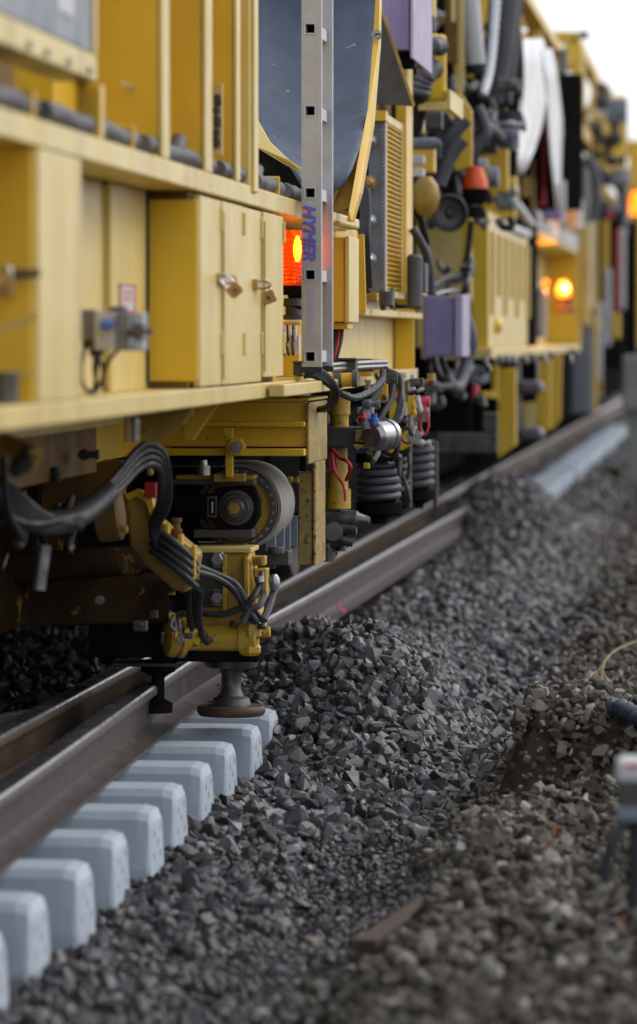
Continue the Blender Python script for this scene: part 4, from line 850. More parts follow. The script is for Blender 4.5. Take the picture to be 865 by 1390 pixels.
b = MB(); b.box(-1.79, X0-.05, Yg, Yg+.5, Q(745, 458, Y=Yg).z, Q(745, 392, Y=Yg).z); mp(b, 'vented_box', 'grey_panel', .01)
b = MB()
for k in range(8): x = -1.78+k*.034; b.box(x, x+.012, Yg-.015, Yg-.002, Q(745, 450, Y=Yg).z, Q(745, 400, Y=Yg).z)
mp(b, 'vent_slats', 'white_plastic', .002)
LBY = 32.0
b = MB(); c0 = Q(765, 392, Y=LBY); b.lathe(c0-Vector((0,0,.07)), c0+Vector((0,0,.07)), [(0, .05), (.2, .062), (.5, .062), (.85, .045), (1, .015)], 24); L3 = mp(b, 'beacon_lens', 'amber_lit', 0, True)
b = MB(); c9 = c0+Vector((.012, -.045, 0)); b.lathe(c9-Vector((0,0,.04)), c9+Vector((0,0,.04)), [(0, .01), (.2, .028), (.5, .038), (.8, .028), (1, .01)], 20); b.build('bulb', 'bulb_far', L3, True)
b = MB(); b.lathe(c0-Vector((0,0,.20)), c0-Vector((0,0,.075)), [(0, .10), (.3, .10), (.4, .06), (1, .07)], 20); mp(b, 'beacon_base', 'rust', 0, True)
pl = bpy.data.lights.new('beacon_light', 'POINT'); pl.energy = 26; pl.color = (1, .33, .04); pl.shadow_soft_size = .08
lo = bpy.data.objects.new('beacon_light', pl); COL.objects.link(lo); lo.location = c0+Vector((-.02, -.16, .08))
b = MB(); c1 = Q(741, 384, Y=30.2); b.lathe(c1-Vector((0,0,.03)), c1+Vector((0,0,.03)), [(0, .015), (.5, .03), (1, .015)], 16); mp(b, 'beacon_lens', 'amber_lit', 0, True)
# legs, steps
pzm = lambda pts, Y, d, name, m, bev=.004: mp(MB().prism([Q(x, y, Y=Y) for x, y in pts], (0, d, 0)), name, m, bev)
pzm([(675, 500), (700, 500), (700, 605), (676, 623)], 25.0, .15, 'support_leg', 'yellow')
pzm([(728, 490), (748, 486), (748, 582), (735, 590), (729, 570)], 29.5, .15, 'support_leg', 'yellow')
pzm([(749, 484), (762, 482), (760, 570), (750, 585)], 31.2, .12, 'support_leg', 'yellow')
pzm([(664, 480), (676, 480), (676, 545), (668, 530)], 24.4, .05, 'gusset', 'yellow')
pzm([(708, 548), (727, 545), (727, 585), (712, 590)], 28.6, .05, 'ladder_plate', 'yellow_pale_lit')
for y in (526, 589):
    b = MB(); b.yb(702, y-9, 735, y+9, 26.2, .3); mp(b, 'step', 'rubber_grey', .03)
    b = MB(); b.cyl(Q(735, y, Y=26.3), Q(739, y, Y=26.3), .03, n=14); mp(b, 'step_end', 'white_plastic', 0, True)
b = MB(); b.yb(702, 480, 707, 600, 26.5, .04); b.yb(728, 480, 731, 520, 26.5, .04); mp(b, 'step_hanger', 'steel')
b = MB()
for (x0, x1, y0) in ((665, 700, 482), (703, 725, 480), (735, 752, 478), (765, 783, 474)): b.yb(x0, y0, x1, y0+12, Yx(x0)+.3, .2)
mp(b, 'coupler_block', 'dark_metal', .01)
b = MB()
for x in (672, 681, 690, 698, 714, 740, 775): b.cyl(Q(x, 488, Y=Yx(665)+.25), Q(x+3, 488, Y=Yx(665)+.25), .03, n=12)
mp(b, 'coupler_cap', 'white_plastic', 0, True)
# grey wheel guard plate + dark cavity
b = MB(); b.yb(590, 588, 676, 615, 22.5, .06); b.yb(655, 560, 676, 588, 22.5, .06); mp(b, 'guard_plate', 'greasy_metal', .01)
b = MB(); b.yb(575, 300, 640, 590, 24.5, .1); mp(b, 'gap_shade_sheet', 'black_metal')  # black sheet in place of the shade inside the open gap
# purple box
b = MB(); b.yb(575, 402, 617, 484, 19.6, .5); mp(b, 'purple_box', 'purple', .008)
b = MB(); a = Q(617, 402, Y=19.6); b.box(a.x+.002, a.x+.045, 19.58, 20.1, Q(617, 485, Y=19.6).z, a.z+.008); mp(b, 'box_lid', 'purple_pale', .008)
b = MB(); b.yb(636, 496, 662, 520, 21.5, .1); mp(b, 'valve_block', 'grey_blue', .01)
b = MB(); b.cyl(Q(645, 520, Y=21.4), Q(645, 545, Y=21.4), .02, n=10); b.yb(640, 520, 651, 533, 21.4, .04); mp(b, 'red_valve', 'red_pink', .004)
b = MB(); b.cyl(Q(653, 503, Y=21.4), Q(665, 497, Y=21.4), .03, n=10); mp(b, 'coupling', 'chrome', 0, True)
for pts, r_, m_ in (([(632, 430, 20.2), (640, 460, 20.2), (634, 490, 20.2), (625, 520, 20.1), (615, 526, 20.0), (605, 510, 20)], .035, 'rubber_grey'),
    ([(590, 486, 20.2), (596, 510, 20.1), (610, 522, 20.1), (625, 515, 20.2)], .02, 'rubber'),
    ([(580, 486, 20.2), (582, 505, 20.2), (590, 520, 20.2)], .02, 'rubber'), ([(600, 486, 20.2), (604, 500, 20.2), (612, 512, 20.2)], .018, 'rubber'),
    ([(588, 520, 19.9), (600, 524, 19.9), (614, 523, 19.9)], .014, 'white_plastic'),
    ([(583, 396, 20.5), (600, 385, 20.7), (620, 380, 21), (640, 368, 21.3)], .022, 'rubber_grey'), ([(585, 390, 20.5), (605, 378, 20.7), (625, 375, 21), (640, 355, 21.3)], .022, 'rubber'),
    ([(590, 400, 20.5), (610, 395, 20.7), (628, 398, 21), (636, 402, 21.3)], .012, 'steel'),
    ([(640, 300, 22), (636, 340, 22), (632, 370, 22), (636, 410, 22)], .02, 'rubber')):
    b = MB(); b.tube([Q(*p[:2], Y=p[2]) for p in pts], r_, n=10); mp(b, 'hose', m_, 0, True)
b = MB(); b.yb(627, 290, 640, 410, 22.3, .1); mp(b, 'column', 'yellow')
# upper hose jungle x 560-700
b = MB(); b.yb(566, 46, 606, 138, 18.4, .04); mp(b, 'hose_plate', 'yellow', .02)
b = MB(); a = Q(607, 120, Y=18.4); b.box(a.x, a.x+.02, 18.36, 19.2, Q(607, 150, Y=18.4).z, Q(607, 122, Y=18.4).z); b.yb(568, 138, 606, 150, 18.35, .06); mp(b, 'plate_foot', 'yellow_pale_lit', .004)
pzm([(597, 125), (625, 125), (641, 150), (641, 226), (620, 232), (597, 200)], 20.5, .05, 'hose_plate', 'yellow')
b = MB(); b.yb(652, 195, 690, 260, 23.5, .1); b.yb(690, 60, 702, 270, 25.0, .1); b.yb(560, 190, 590, 235, 18.9, .1); b.yb(570, -30, 590, 50, 18.8, .1); mp(b, 'column', 'yellow', .01)
b = MB(); b.yb(652, 240, 700, 300, 24.5, .1); mp(b, 'column', 'yellow', .01)
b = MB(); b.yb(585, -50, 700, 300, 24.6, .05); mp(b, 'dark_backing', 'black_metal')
b = MB(); b.yb(604, -40, 622, 85, 21.5, .05); mp(b, 'plate', 'brown_shaded'); b = MB(); b.yb(612, -40, 618, 30, 21.3, .02); b.yb(619, -40, 630, 125, 21.6, .02); mp(b, 'plate', 'yellow_pale_lit')
b = MB(); b.lathe(Q(646, 92, Y=21.8), Q(634, -40, Y=21.8), [(0, .05), (.05, .058), (1, .058)], 20); mp(b, 'duct', 'white_plastic', 0, True)
b = MB(); b.lathe(Q(646, 100, Y=21.8), Q(645, 88, Y=21.8), [(0, .05), (1, .065)], 20); mp(b, 'duct_end', 'rubber', 0, True)
J = [([(573, 95, 18.2), (580, 70, 18.2), (592, 62, 18.2), (597, 64, 18.3)], .04, 'rubber_grey', .03), ([(570, 130, 18.2), (575, 110, 18.2), (583, 98, 18.2), (588, 94, 18.3)], .045, 'rubber_grey', .03),
     ([(562, 175, 18.5), (570, 140, 18.4), (572, 118, 18.3)], .04, 'rubber', 0), ([(588, 240, 20.2), (600, 210, 20.2), (615, 180, 20.2), (632, 160, 20.2)], .045, 'rubber_grey', 0),
     ([(595, 250, 20.1), (605, 225, 20.1), (615, 205, 20.1), (628, 188, 20.1)], .042, 'rubber_grey', 0), ([(590, 215, 20), (592, 190, 20), (605, 165, 20), (612, 160, 20)], .04, 'rubber', 0),
     ([(648, 145, 22), (655, 160, 22), (660, 180, 22), (650, 195, 22), (640, 205, 22), (625, 208, 22)], .035, 'rubber_grey', 0), ([(645, 170, 22), (665, 175, 22.2), (680, 190, 22.4)], .04, 'rubber_grey', 0),
     ([(662, 135, 22.8), (675, 160, 22.8), (688, 150, 22.8)], .035, 'rubber', 0), ([(660, 150, 22.6), (672, 172, 22.6), (686, 172, 22.6)], .035, 'rubber_grey', 0),
     ([(655, 130, 22.6), (664, 95, 22.7), (670, 40, 22.8), (676, -40, 22.9)], .03, 'aluminium', .05),
     ([(672, 140, 23), (680, 95, 23), (688, 40, 23), (696, -40, 23)], .055, 'rubber_grey', 0), ([(684, 140, 23.4), (692, 80, 23.4), (697, 20, 23.4), (703, -40, 23.4)], .05, 'rubber_grey', 0),
     ([(664, 110, 23.3), (669, 60, 23.3), (673, 0, 23.3), (676, -40, 23.3)], .045, 'rubber', 0), ([(702, 40, 25), (706, 100, 25), (702, 160, 25), (700, 200, 25)], .03, 'rubber', 0),
     ([(642, 200, 22.3), (646, 220, 22.3), (640, 245, 22.2), (650, 262, 22.2)], .02, 'rubber', 0), ([(690, 150, 25), (700, 165, 25), (694, 182, 25)], .06, 'black_metal', 0),
     ([(575, 330, 18.7), (582, 360, 18.7), (584, 395, 18.7)], .025, 'rubber', 0), ([(567, 240, 18.5), (566, 270, 18.5), (572, 300, 18.6), (580, 330, 18.7)], .018, 'rubber', 0),
     ([(675, 265, 24), (682, 280, 24), (690, 270, 24), (698, 285, 24)], .035, 'grey_blue', 0), ([(678, 255, 24), (690, 262, 24), (700, 258, 24)], .035, 'grey_blue', 0)]
for pts, r_, m_, rb in J:
    b = MB(); b.tube([Q(*p[:2], Y=p[2]) for p in pts], r_, n=12, rib=rb); mp(b, 'hose', m_, 0, True)
b = MB(); b.lathe(Q(578, 240, Y=18.5), Q(578, 295, Y=18.5), [(0, .03), (.2, .06), (.5, .07), (.8, .055), (1, .02)], 24); mp(b, 'accumulator', 'yellow_soiled', 0, True)
b = MB(); b.cyl(Q(560, 195, Y=18.6), Q(592, 195, Y=18.6), .03, n=14); b.cyl(Q(590, 195, Y=18.6), Q(598, 194, Y=18.6), .02, n=10); mp(b, 'pipe', 'grey_blue', 0, True)
for (y0, y1, m_) in ((210, 222, 'white_plastic'), (228, 240, 'white_plastic'), (160, 180, 'yellow')):
    b = MB(); b.yb(560, y0, 575, y1, 18.6, .1); mp(b, 'valve', m_, .006)
b = MB(); b.yb(572, 20, 590, 44, 18.5, .1); b.yb(568, 150, 600, 176, 19.2, .1); mp(b, 'valve_body', 'dark_metal', .01)
rc = random.Random(5)
def clutter_hoses(n, x0, x1, y0, y1, Ya, Yb, r0, r1, pf, droop=18, mats_=('rubber', 'rubber_grey', 'rubber', 'dark_metal')):
    for i in range(n):
        a = (rc.uniform(x0, x1), rc.uniform(y0, y1)); dx = rc.uniform(-22, 22); dy = rc.uniform(-40, 50); Y = rc.uniform(Ya, Yb)
        c = (min(x1, max(x0, a[0]+dx)), min(y1, max(y0, a[1]+dy)))
        pts = [Q(*a, Y=Y), Q((a[0]*2+c[0])/3+rc.uniform(-6, 6), (a[1]*2+c[1])/3+droop*rc.uniform(.3, 1), Y=Y+rc.uniform(-.1, .1)), Q((a[0]+c[0]*2)/3+rc.uniform(-6, 6), (a[1]+c[1]*2)/3+droop*rc.uniform(.3, 1), Y=Y), Q(*c, Y=Y+.1)]
        b = MB(); b.tube(pts, rc.uniform(r0, r1), n=8); pf(b, 'hose', rc.choice(mats_), 0, True)
def clutter_fittings(n, x0, x1, y0, y1, Ya, Yb, s0, s1, pf, mats_=('dark_metal', 'greasy_metal', 'steel', 'yellow_soiled', 'grey_blue', 'yellow', 'white_plastic')):
    for i in range(n):
        p = Q(rc.uniform(x0, x1), rc.uniform(y0, y1), Y=rc.uniform(Ya, Yb)); sz = rc.uniform(s0, s1); b = MB()
        if rc.random() < .5:
            b.box(p.x-sz, p.x+sz*rc.uniform(.4, 1), p.y, p.y+sz, p.z-sz*rc.uniform(.4, 1), p.z+sz*rc.uniform(.4, 1)); b.cyl(p+Vector((0, -.3*sz, 0)), p+Vector((0, .1*sz, 0)), sz*.35, n=6)
            pf(b, 'valve_block', rc.choice(mats_), sz*.12)
        else:
            d = Vector((rc.choice((0, 1)), 0, 0)) if rc.random() < .5 else Vector((0, 0, 1)); d = d if d.length else Vector((0, 0, 1))
            b.lathe(p-d*sz, p+d*sz, [(0, sz*.3), (.2, sz*.55), (.45, sz*.55), (.5, sz*.35), (.8, sz*.35), (.82, sz*.5), (1, sz*.5)], 14); pf(b, 'fitting', rc.choice(mats_), 0, True)
clutter_hoses(30, 575, 695, 20, 300, 21.8, 24.2, .014, .026, mp)
clutter_fittings(34, 572, 700, 10, 300, 22.2, 24.3, .04, .09, mp)
clutter_hoses(10, 585, 640, 355, 420, 20.4, 21.5, .012, .02, mp, 10)
clutter_hoses(10, 580, 660, 485, 540, 20.2, 22, .012, .022, mp, 14); clutter_fittings(10, 585, 668, 485, 540, 20.4, 22, .03, .06, mp)
clutter_fittings(20, 790, 848, 120, 300, 38.5, 42, .08, .17, fpx := (lambda b, n, m, bv=0, sm_=False: mp(b, n, m, bv, sm_)))
clutter_hoses(14, 440, 575, 505, 620, 14.9, 16, .008, .014, part2 := (lambda b, n, m, bv=0, sm_=False: part(b, n, m, bv, sm_)))
clutter_fittings(26, 440, 580, 512, 640, 15.0, 16.2, .015, .04, part2); clutter_fittings(12, 440, 475, 640, 750, 14.6, 15.2, .015, .035, part2, ('greasy_metal', 'dark_metal', 'steel'))
clutter_hoses(8, 0, 170, 590, 760, 11.2, 12.4, .008, .014, part2); clutter_fittings(14, 0, 250, 600, 850, 11.6, 12.6, .012, .035, part2, ('dark_metal', 'greasy_metal', 'yellow_soiled', 'brown_shaded'))
clutter_fittings(14, 215, 262, 775, 870, 12.75, 12.95, .010, .024, part2, ('greasy_metal', 'yellow_greasy', 'dark_metal', 'steel'))
clutter_hoses(5, 200, 262, 720, 850, 12.6, 12.9, .007, .010, part2)
clutter_fittings(8, 232, 400, 640, 700, 13.6, 13.9, .012, .025, part2, ('dark_metal', 'greasy_metal', 'yellow_soiled'))
# horn, dim beacon
hc = Q(610, 289, Y=19.8); b = MB(); b.lathe(hc+Vector((-.02, .25, 0)), hc, [(0, .04), (.5, .05), (.8, .08), (1, .098), (1.02, .09), (.9, .07), (.86, .03)], 32, cap=False); b.lathe(hc+Vector((-.01, .2, 0)), hc+Vector((0, .02, 0)), [(0, .03), (.9, .03), (1, .01)], 20); mp(b, 'horn', 'dark_metal', 0, True)
p0 = Q(645, 256, Y=21.6); p1 = Q(645, 226, Y=21.6)
b = MB(); b.lathe(p0, p1, [(0, .072), (.3, .07), (.7, .052), (.95, .045), (1, .02)], 24); L2 = mp(b, 'beacon_lens', 'amber_dim', 0, True)
b = MB(); b.lathe(Q(645, 278, Y=21.6), p0, [(0, .05), (.3, .06), (.5, .075), (1, .078)], 24); b.lathe(Q(645, 296, Y=21.6), Q(645, 280, Y=21.6), [(0, .07), (1, .05)], 20); b.build('beacon_base', 'black_metal', L2, True)
b = MB(); b.cyl(Q(663, 240, Y=22), Q(677, 240, Y=22), .06, n=20); mp(b, 'lamp_drum', 'grey_panel', 0, True)
# roof truss with open triangles
zc_ = 3.80; ya_, yb2 = 24.0, Yx(762)
b = MB(); b.box(-1.62, X0, ya_, yb2, zc_, zc_+.09); b.box(-4.45, -4.33, ya_, yb2, zc_, zc_+.09); b.box(-1.62, X0, ya_, yb2, 3.25, 3.32)
for k in range(4):
    y = ya_+(yb2-ya_)*k/3; b.box(-1.60, X0-.02, y-.05, y+.05, 3.321, zc_-.001); b.box(-4.33, -1.62, y-.05, y+.05, zc_+.005, zc_+.085)
mp(b, 'roof_truss', 'yellow', .01)
b = MB(); b.box(-4.4, -2.3, 19, 36, 3.5, 3.7); mp(b, 'roof', 'brown_shaded')
# white plastic sheets (hung)
def sheet(rows, Y, label):
    b = MB(); vs = []; nc = 10
    for j, (py, xa, xb) in enumerate(rows):
        for k in range(nc+1):
            t = k/nc; vs.append(Q(xa+(xb-xa)*t, py, X=X0+.09+.007*math.sin(t*11+j*.7)+.006*math.sin(j*2.3+t*3)))
    fs = [(j*(nc+1)+i, j*(nc+1)+i+1, (j+1)*(nc+1)+i+1, (j+1)*(nc+1)+i) for j in range(len(rows)-1) for i in range(nc)]
    b.add(vs, fs); o = b.build('plastic_sheet', 'white_tarp', None, True); sd = o.modifiers.new('t', 'SOLIDIFY'); sd.thickness = .01
    return tag(o, label, 'plastic sheet', 'white plastic sheets hung over the middle wagon')
sheet([(52, 710, 736), (90, 708, 744), (130, 706, 742), (170, 703, 735), (205, 700, 724), (236, 703, 710)], 27.6, 'broad white plastic sheet draped left of the red strip')
sheet([(66, 733, 748), (110, 740, 756), (160, 742, 762), (210, 746, 764), (250, 751, 763), (290, 756, 761)], 29.2, 'narrow white plastic sheet hanging right of the red strip')
b = MB(); b.yb(736, 118, 741, 278, 29.6, .04); b.yb(728, 273, 741, 279, 29.6, .04); mp(b, 'red_strip', 'red', .004)
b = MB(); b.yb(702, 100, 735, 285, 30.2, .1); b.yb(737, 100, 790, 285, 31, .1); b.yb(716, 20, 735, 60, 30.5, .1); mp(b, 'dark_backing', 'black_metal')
b = MB(); b.yb(706, 240, 718, 268, 28.4, .05); b.yb(720, 215, 726, 290, 29.3, .04); mp(b, 'bracket', 'yellow_soiled', .01)
b = MB(); b.yb(697, 250, 704, 282, 26.5, .05); b.bar(Q(700, 275, Y=26.5), Q(722, 305, Y=27.5), .05, .05); b.bar(Q(672, 300, Y=24), Q(718, 318, Y=27.4), .04, .05); mp(b, 'handrail', 'white_plastic', .01)
b = MB(); b.yb(738, 285, 762, 300, 29.8, .2); mp(b, 'purple_box', 'purple', .01)
b = MB(); b.yb(760, 245, 768, 305, 30.2, .1); mp(b, 'white_post', 'white_plastic', .01)
b = MB(); b.yb(768, 267, 790, 312, 33, .3); mp(b, 'control_box', 'white_plastic', .03)
b = MB(); b.yb(771, 280, 778, 300, 32.97, .02); mp(b, 'box_display', 'yellow', .004)
# ================================================================== FAR WAGON
FM = thing('track_renewal_wagon', (-3.0, 48, .178), 'far yellow wagon with pointed gable roof and dark upright posts', 'work train')
def fp(b, name, m, bevel=.008, smooth=False): return b.build(name, m, FM, smooth, bevel)
yg = Yx(783)
b = MB(); b.box(-4.4, -1.9, 37, 66, .5, 3.6); fp(b, 'frame_body', 'black_metal'); b = MB(); b.box(-4.4, -2.45, 37, 75, .19, .499); fp(b, 'underframe_fill', 'black_metal')  # lower black box added to fill the light gap beneath
b = MB(); b.box(-1.62, X0, yg, Yx(842), 4.16, 4.27); b.box(-4.4, -1.62, yg, yg+.15, 4.16, 4.27); b.box(-1.62, X0, Yx(842), 75, 4.05, 4.16); fp(b, 'roof_beam', 'yellow')
b = MB()
b.prism([Q(x, y, Y=yg) for x, y in ((764, 64), (783, 45), (790, 62), (790, 148), (782, 148), (780, 100), (766, 92))], (0, .2, 0)); b.yb(764, 72, 784, 90, yg-.02, .1); fp(b, 'gable', 'yellow')
b = MB(); b.yb(786, 42, 798, 50, yg+.5, .3); fp(b, 'vent', 'dark_metal')
b = MB()
for px, y0, y1 in ((792, 60, 150), (806, 95, 160), (820, 120, 180), (832, 140, 190), (845, 155, 220)): b.yb(px-4, y0, px+2, y1, Yx(px), .2)
b.box(-1.62, X0, yg, 70, 3.35, 3.5); fp(b, 'roof_post', 'yellow')
b = MB(); b.yb(758, 66, 770, 120, 32.5, .1); fp(b, 'dark_panel', 'grey_blue')
b = MB(); b.yb(765, 112, 792, 265, 37, .1); fp(b, 'dark_panel', 'black_metal')
b = MB(); b.yb(766, 140, 782, 185, 36.6, .1); b.yb(800, 130, 850, 250, 46, .2); fp(b, 'yellow_panel', 'yellow')
b = MB(); b.bar(Q(766, 180, Y=36.3), Q(784, 150, Y=36.3), .08, .08); b.bar(Q(810, 255, Y=38), Q(835, 275, Y=38), .08, .08); fp(b, 'arm', 'yellow_pale_lit')
hc = Q(816, 198, Y=40); b = MB(); b.lathe(hc+Vector((0, .2, 0)), hc, [(0, .08), (.6, .1), (1, .13), (1.05, .09), (.9, .06)], 28, cap=False); b.lathe(hc+Vector((0, .1, 0)), hc, [(0, .06), (1, .05)], 20); fp(b, 'fan', 'dark_metal', 0, True)
b = MB(); b.yb(788, 170, 800, 205, 39.5, .1); fp(b, 'red_box', 'red'); 
b = MB(); b.yb(791, 220, 806, 420, 37.4, .1); fp(b, 'white_post', 'white_plastic', .02)
b = MB(); b.yb(776, 300, 790, 470, 36.8, .05); fp(b, 'side_post', 'yellow_pale_lit', .02)
b = MB(); b.yb(788, 305, 803, 442, 36.6, .05); b.yb(800, 200, 803, 540, 37.0, .1); fp(b, 'side_post', 'yellow_pale_lit', .02)
b = MB(); b.yb(776, 430, 804, 562, 36.9, .15); fp(b, 'dark_post', 'grey_blue', .02)
b = MB(); b.yb(802, 215, 812, 540, 38.5, .1); b.yb(812, 280, 845, 500, 43.2, .1); b.yb(848, 300, 865, 500, 46, .1); fp(b, 'dark_post', 'black_metal', .02)
b = MB(); b.yb(805, 300, 811, 560, 38.1, .1); b.yb(852, 190, 872, 470, 50, .5); b.yb(816, 250, 826, 420, 42.5, .1); fp(b, 'yellow_post', 'yellow', .02)
b = MB(); b.yb(819, 365, 830, 470, 42, .1); b.yb(840, 310, 849, 420, 43, .1); b.yb(806, 410, 818, 540, 41, .1); fp(b, 'light_post', 'white_plastic', .02)
b = MB(); b.yb(835, 310, 840, 430, 42.8, .1); fp(b, 'red_strip', 'red')
b = MB(); b.yb(806, 430, 814, 450, 40, .1); b.yb(830, 425, 842, 460, 42, .1); b.yb(806, 515, 818, 535, 41, .1); fp(b, 'yellow_bracket', 'yellow', .02)
hose_f = MB().tube([Q(793, 225, Y=37), Q(800, 218, Y=37), Q(808, 235, Y=37), Q(810, 270, Y=37), Q(806, 300, Y=37)], .05, n=10); fp(hose_f, 'hose', 'rubber_grey', 0, True)
b = MB(); c1 = Q(864, 276, Y=46); b.lathe(c1-Vector((0,0,.14)), c1+Vector((0,0,.14)), [(0, .08), (.5, .09), (1, .05)], 20); fp(b, 'beacon_lens', 'amber_lit', 0, True)
b = MB(); b.yb(823, 285, 832, 297, 40, .05); fp(b, 'red_lamp', 'red_pink')
b = MB(); b.yb(838, 150, 852, 200, 47, .1); b.yb(843, 230, 852, 320, 45, .1); fp(b, 'grey_panel', 'grey_plastic', .02)
# ================================================================== RIGHT SIDE THINGS
# concrete cabinet
CB = thing('trackside_post', Q(860, 645, Y=41), 'grey concrete trackside post with a wider box on top, right edge by the far wagon', 'post')
b = MB(); b.yb(851, 556, 878, 648, 41, .25); b.build('post', 'old_concrete', CB, False, .01)
b = MB(); b.yb(845, 482, 884, 558, 40.9, .4); b.build('box_head', 'old_concrete', CB, False, .03)
# corrugated pipe
b = MB(); b.tube([Q(824, 960, Y=12.5), Q(838, 960, Y=12.5), Q(856, 968, Y=12.45), Q(900, 988, Y=12.4)], .030, n=18, rib=.034)
tag(b.build('drain_pipe', 'pipe_blue', None, True), 'blue black corrugated plastic pipe poking out of the bank at right', 'pipe')
# trackside sensor
SY = 8.3
SB = thing('trackside_sensor', Q(850, 1185, Y=SY), 'white capped grey sensor box on a bent black cable at the right edge', 'sensor')
b = MB(); b.yb(838, 1064, 892, 1096, SY, .09); b.build('housing', 'dark_metal', SB, False, .008)
b = MB(); b.yb(835, 1032, 895, 1064, SY-.01, .11); b.build('cap', 'white_plastic', SB, False, .014)
b = MB(); b.yb(850, 1038, 890, 1042, SY-.0125, .003); b.build('red_stripe', 'red_pink', SB)
b = MB(); b.yb(837, 1096, 893, 1116, SY-.005, .10); b.build('base', 'grey_blue', SB, False, .006)
b = MB(); b.tube([Q(868, 1112, Y=SY+.04), Q(848, 1118, Y=SY+.02), Q(832, 1140, Y=SY), Q(824, 1170, Y=SY), Q(822, 1200, Y=SY)], .014, n=12); b.build('cable', 'rubber', SB, True)
b = MB(); b.cyl(Q(866, 1116, Y=SY+.04), Q(862, 1230, Y=SY+.04), .018, n=14); b.build('stake', 'rubber', SB, True)
# plank
pa = Q(495, 1285, Z=-.14); pb = Q(600, 1215, Z=-.12)
b = MB(); b.bar(pa, pb, .06, .035); tag(b.build('wooden_plank', 'wood', None, False, .004), 'weathered brown wooden plank half sunk in the stones at the bottom', 'plank')
def clod(px, py, Y, sx, sy, sz, label, seed):
    rr = random.Random(seed); bm = bmesh.new(); bmesh.ops.create_icosphere(bm, subdivisions=4, radius=1); c = Q(px, py, Y=Y)
    from mathutils import noise as mn
    for v in bm.verts:
        d = 1+.30*mn.noise(v.co*1.7+Vector((seed, 0, 0)))+.16*mn.noise(v.co*5+Vector((0, seed, 0)))+.07*mn.noise(v.co*13)
        v.co = Vector((v.co.x*sx*d, v.co.y*sy*d, v.co.z*sz*d))
    me = bpy.data.meshes.new('soil_clod'); bm.to_mesh(me); bm.free(); me.polygons.foreach_set('use_smooth', [True]*len(me.polygons)); me.materials.append(M['soil']); o = bpy.data.objects.new('soil_clod', me); COL.objects.link(o); o.location = c
    return tag(o, label, 'soil clod', 'dark soil clods on the bank')
clod(744, 1004, 12.72, .085, .15, .10, 'big dark soil clod with a steep shaded left face, at the edge of the bank', 3)
clod(800, 1026, 12.55, .10, .10, .06, 'flatter dark soil clod between the big clod and the right edge', 5)
# twigs and weeds on bank
b = MB()
def gp(px, py, dz=0):
    for _ in range(1): 
        z = -.05
        for i in range(6):
            p = Q(px, py, Z=z); z = float(H(p.x, p.y))+.02
    p = Q(px, py, Z=z); p.z += dz; return p
for a_, bb, cc in (((865, 884), (830, 905), (805, 930)), ((805, 930), (795, 945), (790, 952)), ((812, 925), (820, 935), (835, 948)), ((822, 912), (818, 930), (815, 945)), ((845, 940), (852, 950), (856, 962)), ((800, 935), (812, 930), (822, 932)), ((808, 940), (818, 942), (830, 938))):
    b.tube([gp(*a_, .05), gp(*bb, .06), gp(*cc, .02)], .004, n=5)
tag(b.build('dry_twig', 'straw', None, True), 'pale dry branching twig lying on the bank above the corrugated pipe', 'twig')
def weed(px, py, n, sz, label, spread=1.0):
    c = gp(px, py); b = MB()
    for i in range(n):
        a = random.uniform(0, 6.28); d = random.uniform(.2, 1)*sz*spread; e = random.uniform(.3, 1)*sz
        base = c+Vector((random.uniform(-.3, .3)*sz, random.uniform(-.3, .3)*sz, -.01)); tip = base+Vector((math.cos(a)*d, math.sin(a)*d, e)); w = Vector((-math.sin(a), math.cos(a), 0))*sz*.12
        mid = base.lerp(tip, .55)+Vector((0, 0, sz*.12)); b.add([base, mid-w, tip, mid+w], [(0, 1, 2, 3)])
    return tag(b.build('weed', 'leaf_green', None), label, 'weed', 'small weeds growing among the stones')
weed(699, 1053, 16, .035, 'tiny green weed among the stones left of the soil clump')
weed(798, 935, 26, .05, 'small green weed around the dry twig on the bank', 1.6)
weed(690, 1092, 8, .025, 'tiniest green sprig below the soil clump')
weed(835, 648, 60, .16, 'green weed tuft at the foot of the concrete post'); weed(862, 640, 40, .16, 'green weed tuft right of the concrete post at the picture edge')
weed(822, 775, 26, .06, 'low green weed half way up the bank at right', 1.6)
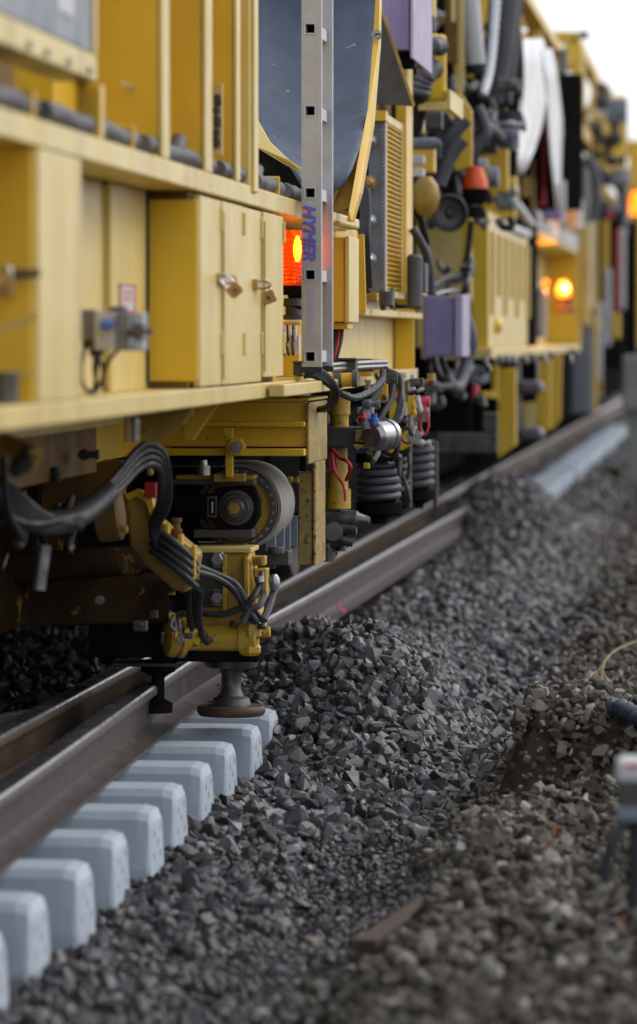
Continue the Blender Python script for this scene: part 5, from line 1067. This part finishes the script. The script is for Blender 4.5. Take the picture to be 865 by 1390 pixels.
for (px, py, s_, lb) in ((755, 1137, .016, 'orange dead leaf on the brown stones left of the sensor'), (842, 1263, .016, 'orange dead leaf near the bottom right corner'), (745, 1155, .012, 'small reddish dead leaf fallen beside the orange one')):
    c = gp(px, py, .02); b = MB(); n = 7
    vs = [c+Vector((math.cos(6.28*i/n)*s_, math.sin(6.28*i/n)*s_*.6, .012*math.sin(i*2.2)+.01*math.cos(6.28*i/n))) for i in range(n)]
    b.add(vs+[c+Vector((0, 0, .01))], [(i, (i+1) % n, n) for i in range(n)]); o = b.build('dead_leaf', 'leaf_rust', None); sd = o.modifiers.new('t', 'SOLIDIFY'); sd.thickness = .0015
    tag(o, lb, 'leaf', 'dead leaves on the bank')
# pink paint mark on rail
b = MB()
for (x0, y0, x1, y1) in ((457, 818, 461, 826), (461, 826, 468, 829)):
    p = Q(x0, y0, X=-1.935); q = Q(x1, y1, X=-1.935); b.bar(p, q, .005, .007)
tag(b.build('paint_mark', 'mark_pink', None), 'bright pink paint mark at the foot of the dark rail', 'paint mark')
# ================================================================== WORLD & LIGHT
w = bpy.data.worlds.new("World"); S.world = w; w.use_nodes = True; nt = w.node_tree; N = nt.nodes; L = nt.links
bg = N['Background']; sky = N.new('ShaderNodeTexSky'); sky.sky_type = 'NISHITA'; sky.sun_disc = False
SE, SA = R(38), R(60)        # azimuth from +Y towards +X
sky.sun_elevation = SE; sky.sun_rotation = SA; sky.dust_density = 3; sky.air_density = 1.2
mx = N.new('ShaderNodeMix'); mx.data_type = 'RGBA'; mx.inputs[0].default_value = .62; mx.inputs[7].default_value = (10.6, 10.9, 11.6, 1)
L.new(sky.outputs[0], mx.inputs[6]); L.new(mx.outputs[2], bg.inputs[0]); bg.inputs[1].default_value = .12
sun = bpy.data.lights.new('sun', 'SUN'); sun.energy = .9; sun.angle = R(25); sun.color = (1, .96, .9)
so = bpy.data.objects.new('sun', sun); COL.objects.link(so)
dv = Vector((math.sin(SA)*math.cos(SE), math.cos(SA)*math.cos(SE), math.sin(SE))); so.rotation_euler = dv.to_track_quat('Z', 'Y').to_euler()
S.view_settings.view_transform = 'Standard'; S.view_settings.look = 'None'; S.view_settings.exposure = .26; S.view_settings.gamma = 1
S.render.engine = 'CYCLES'
for o in bpy.data.objects:
    if 'o' in o.keys(): del o['o']
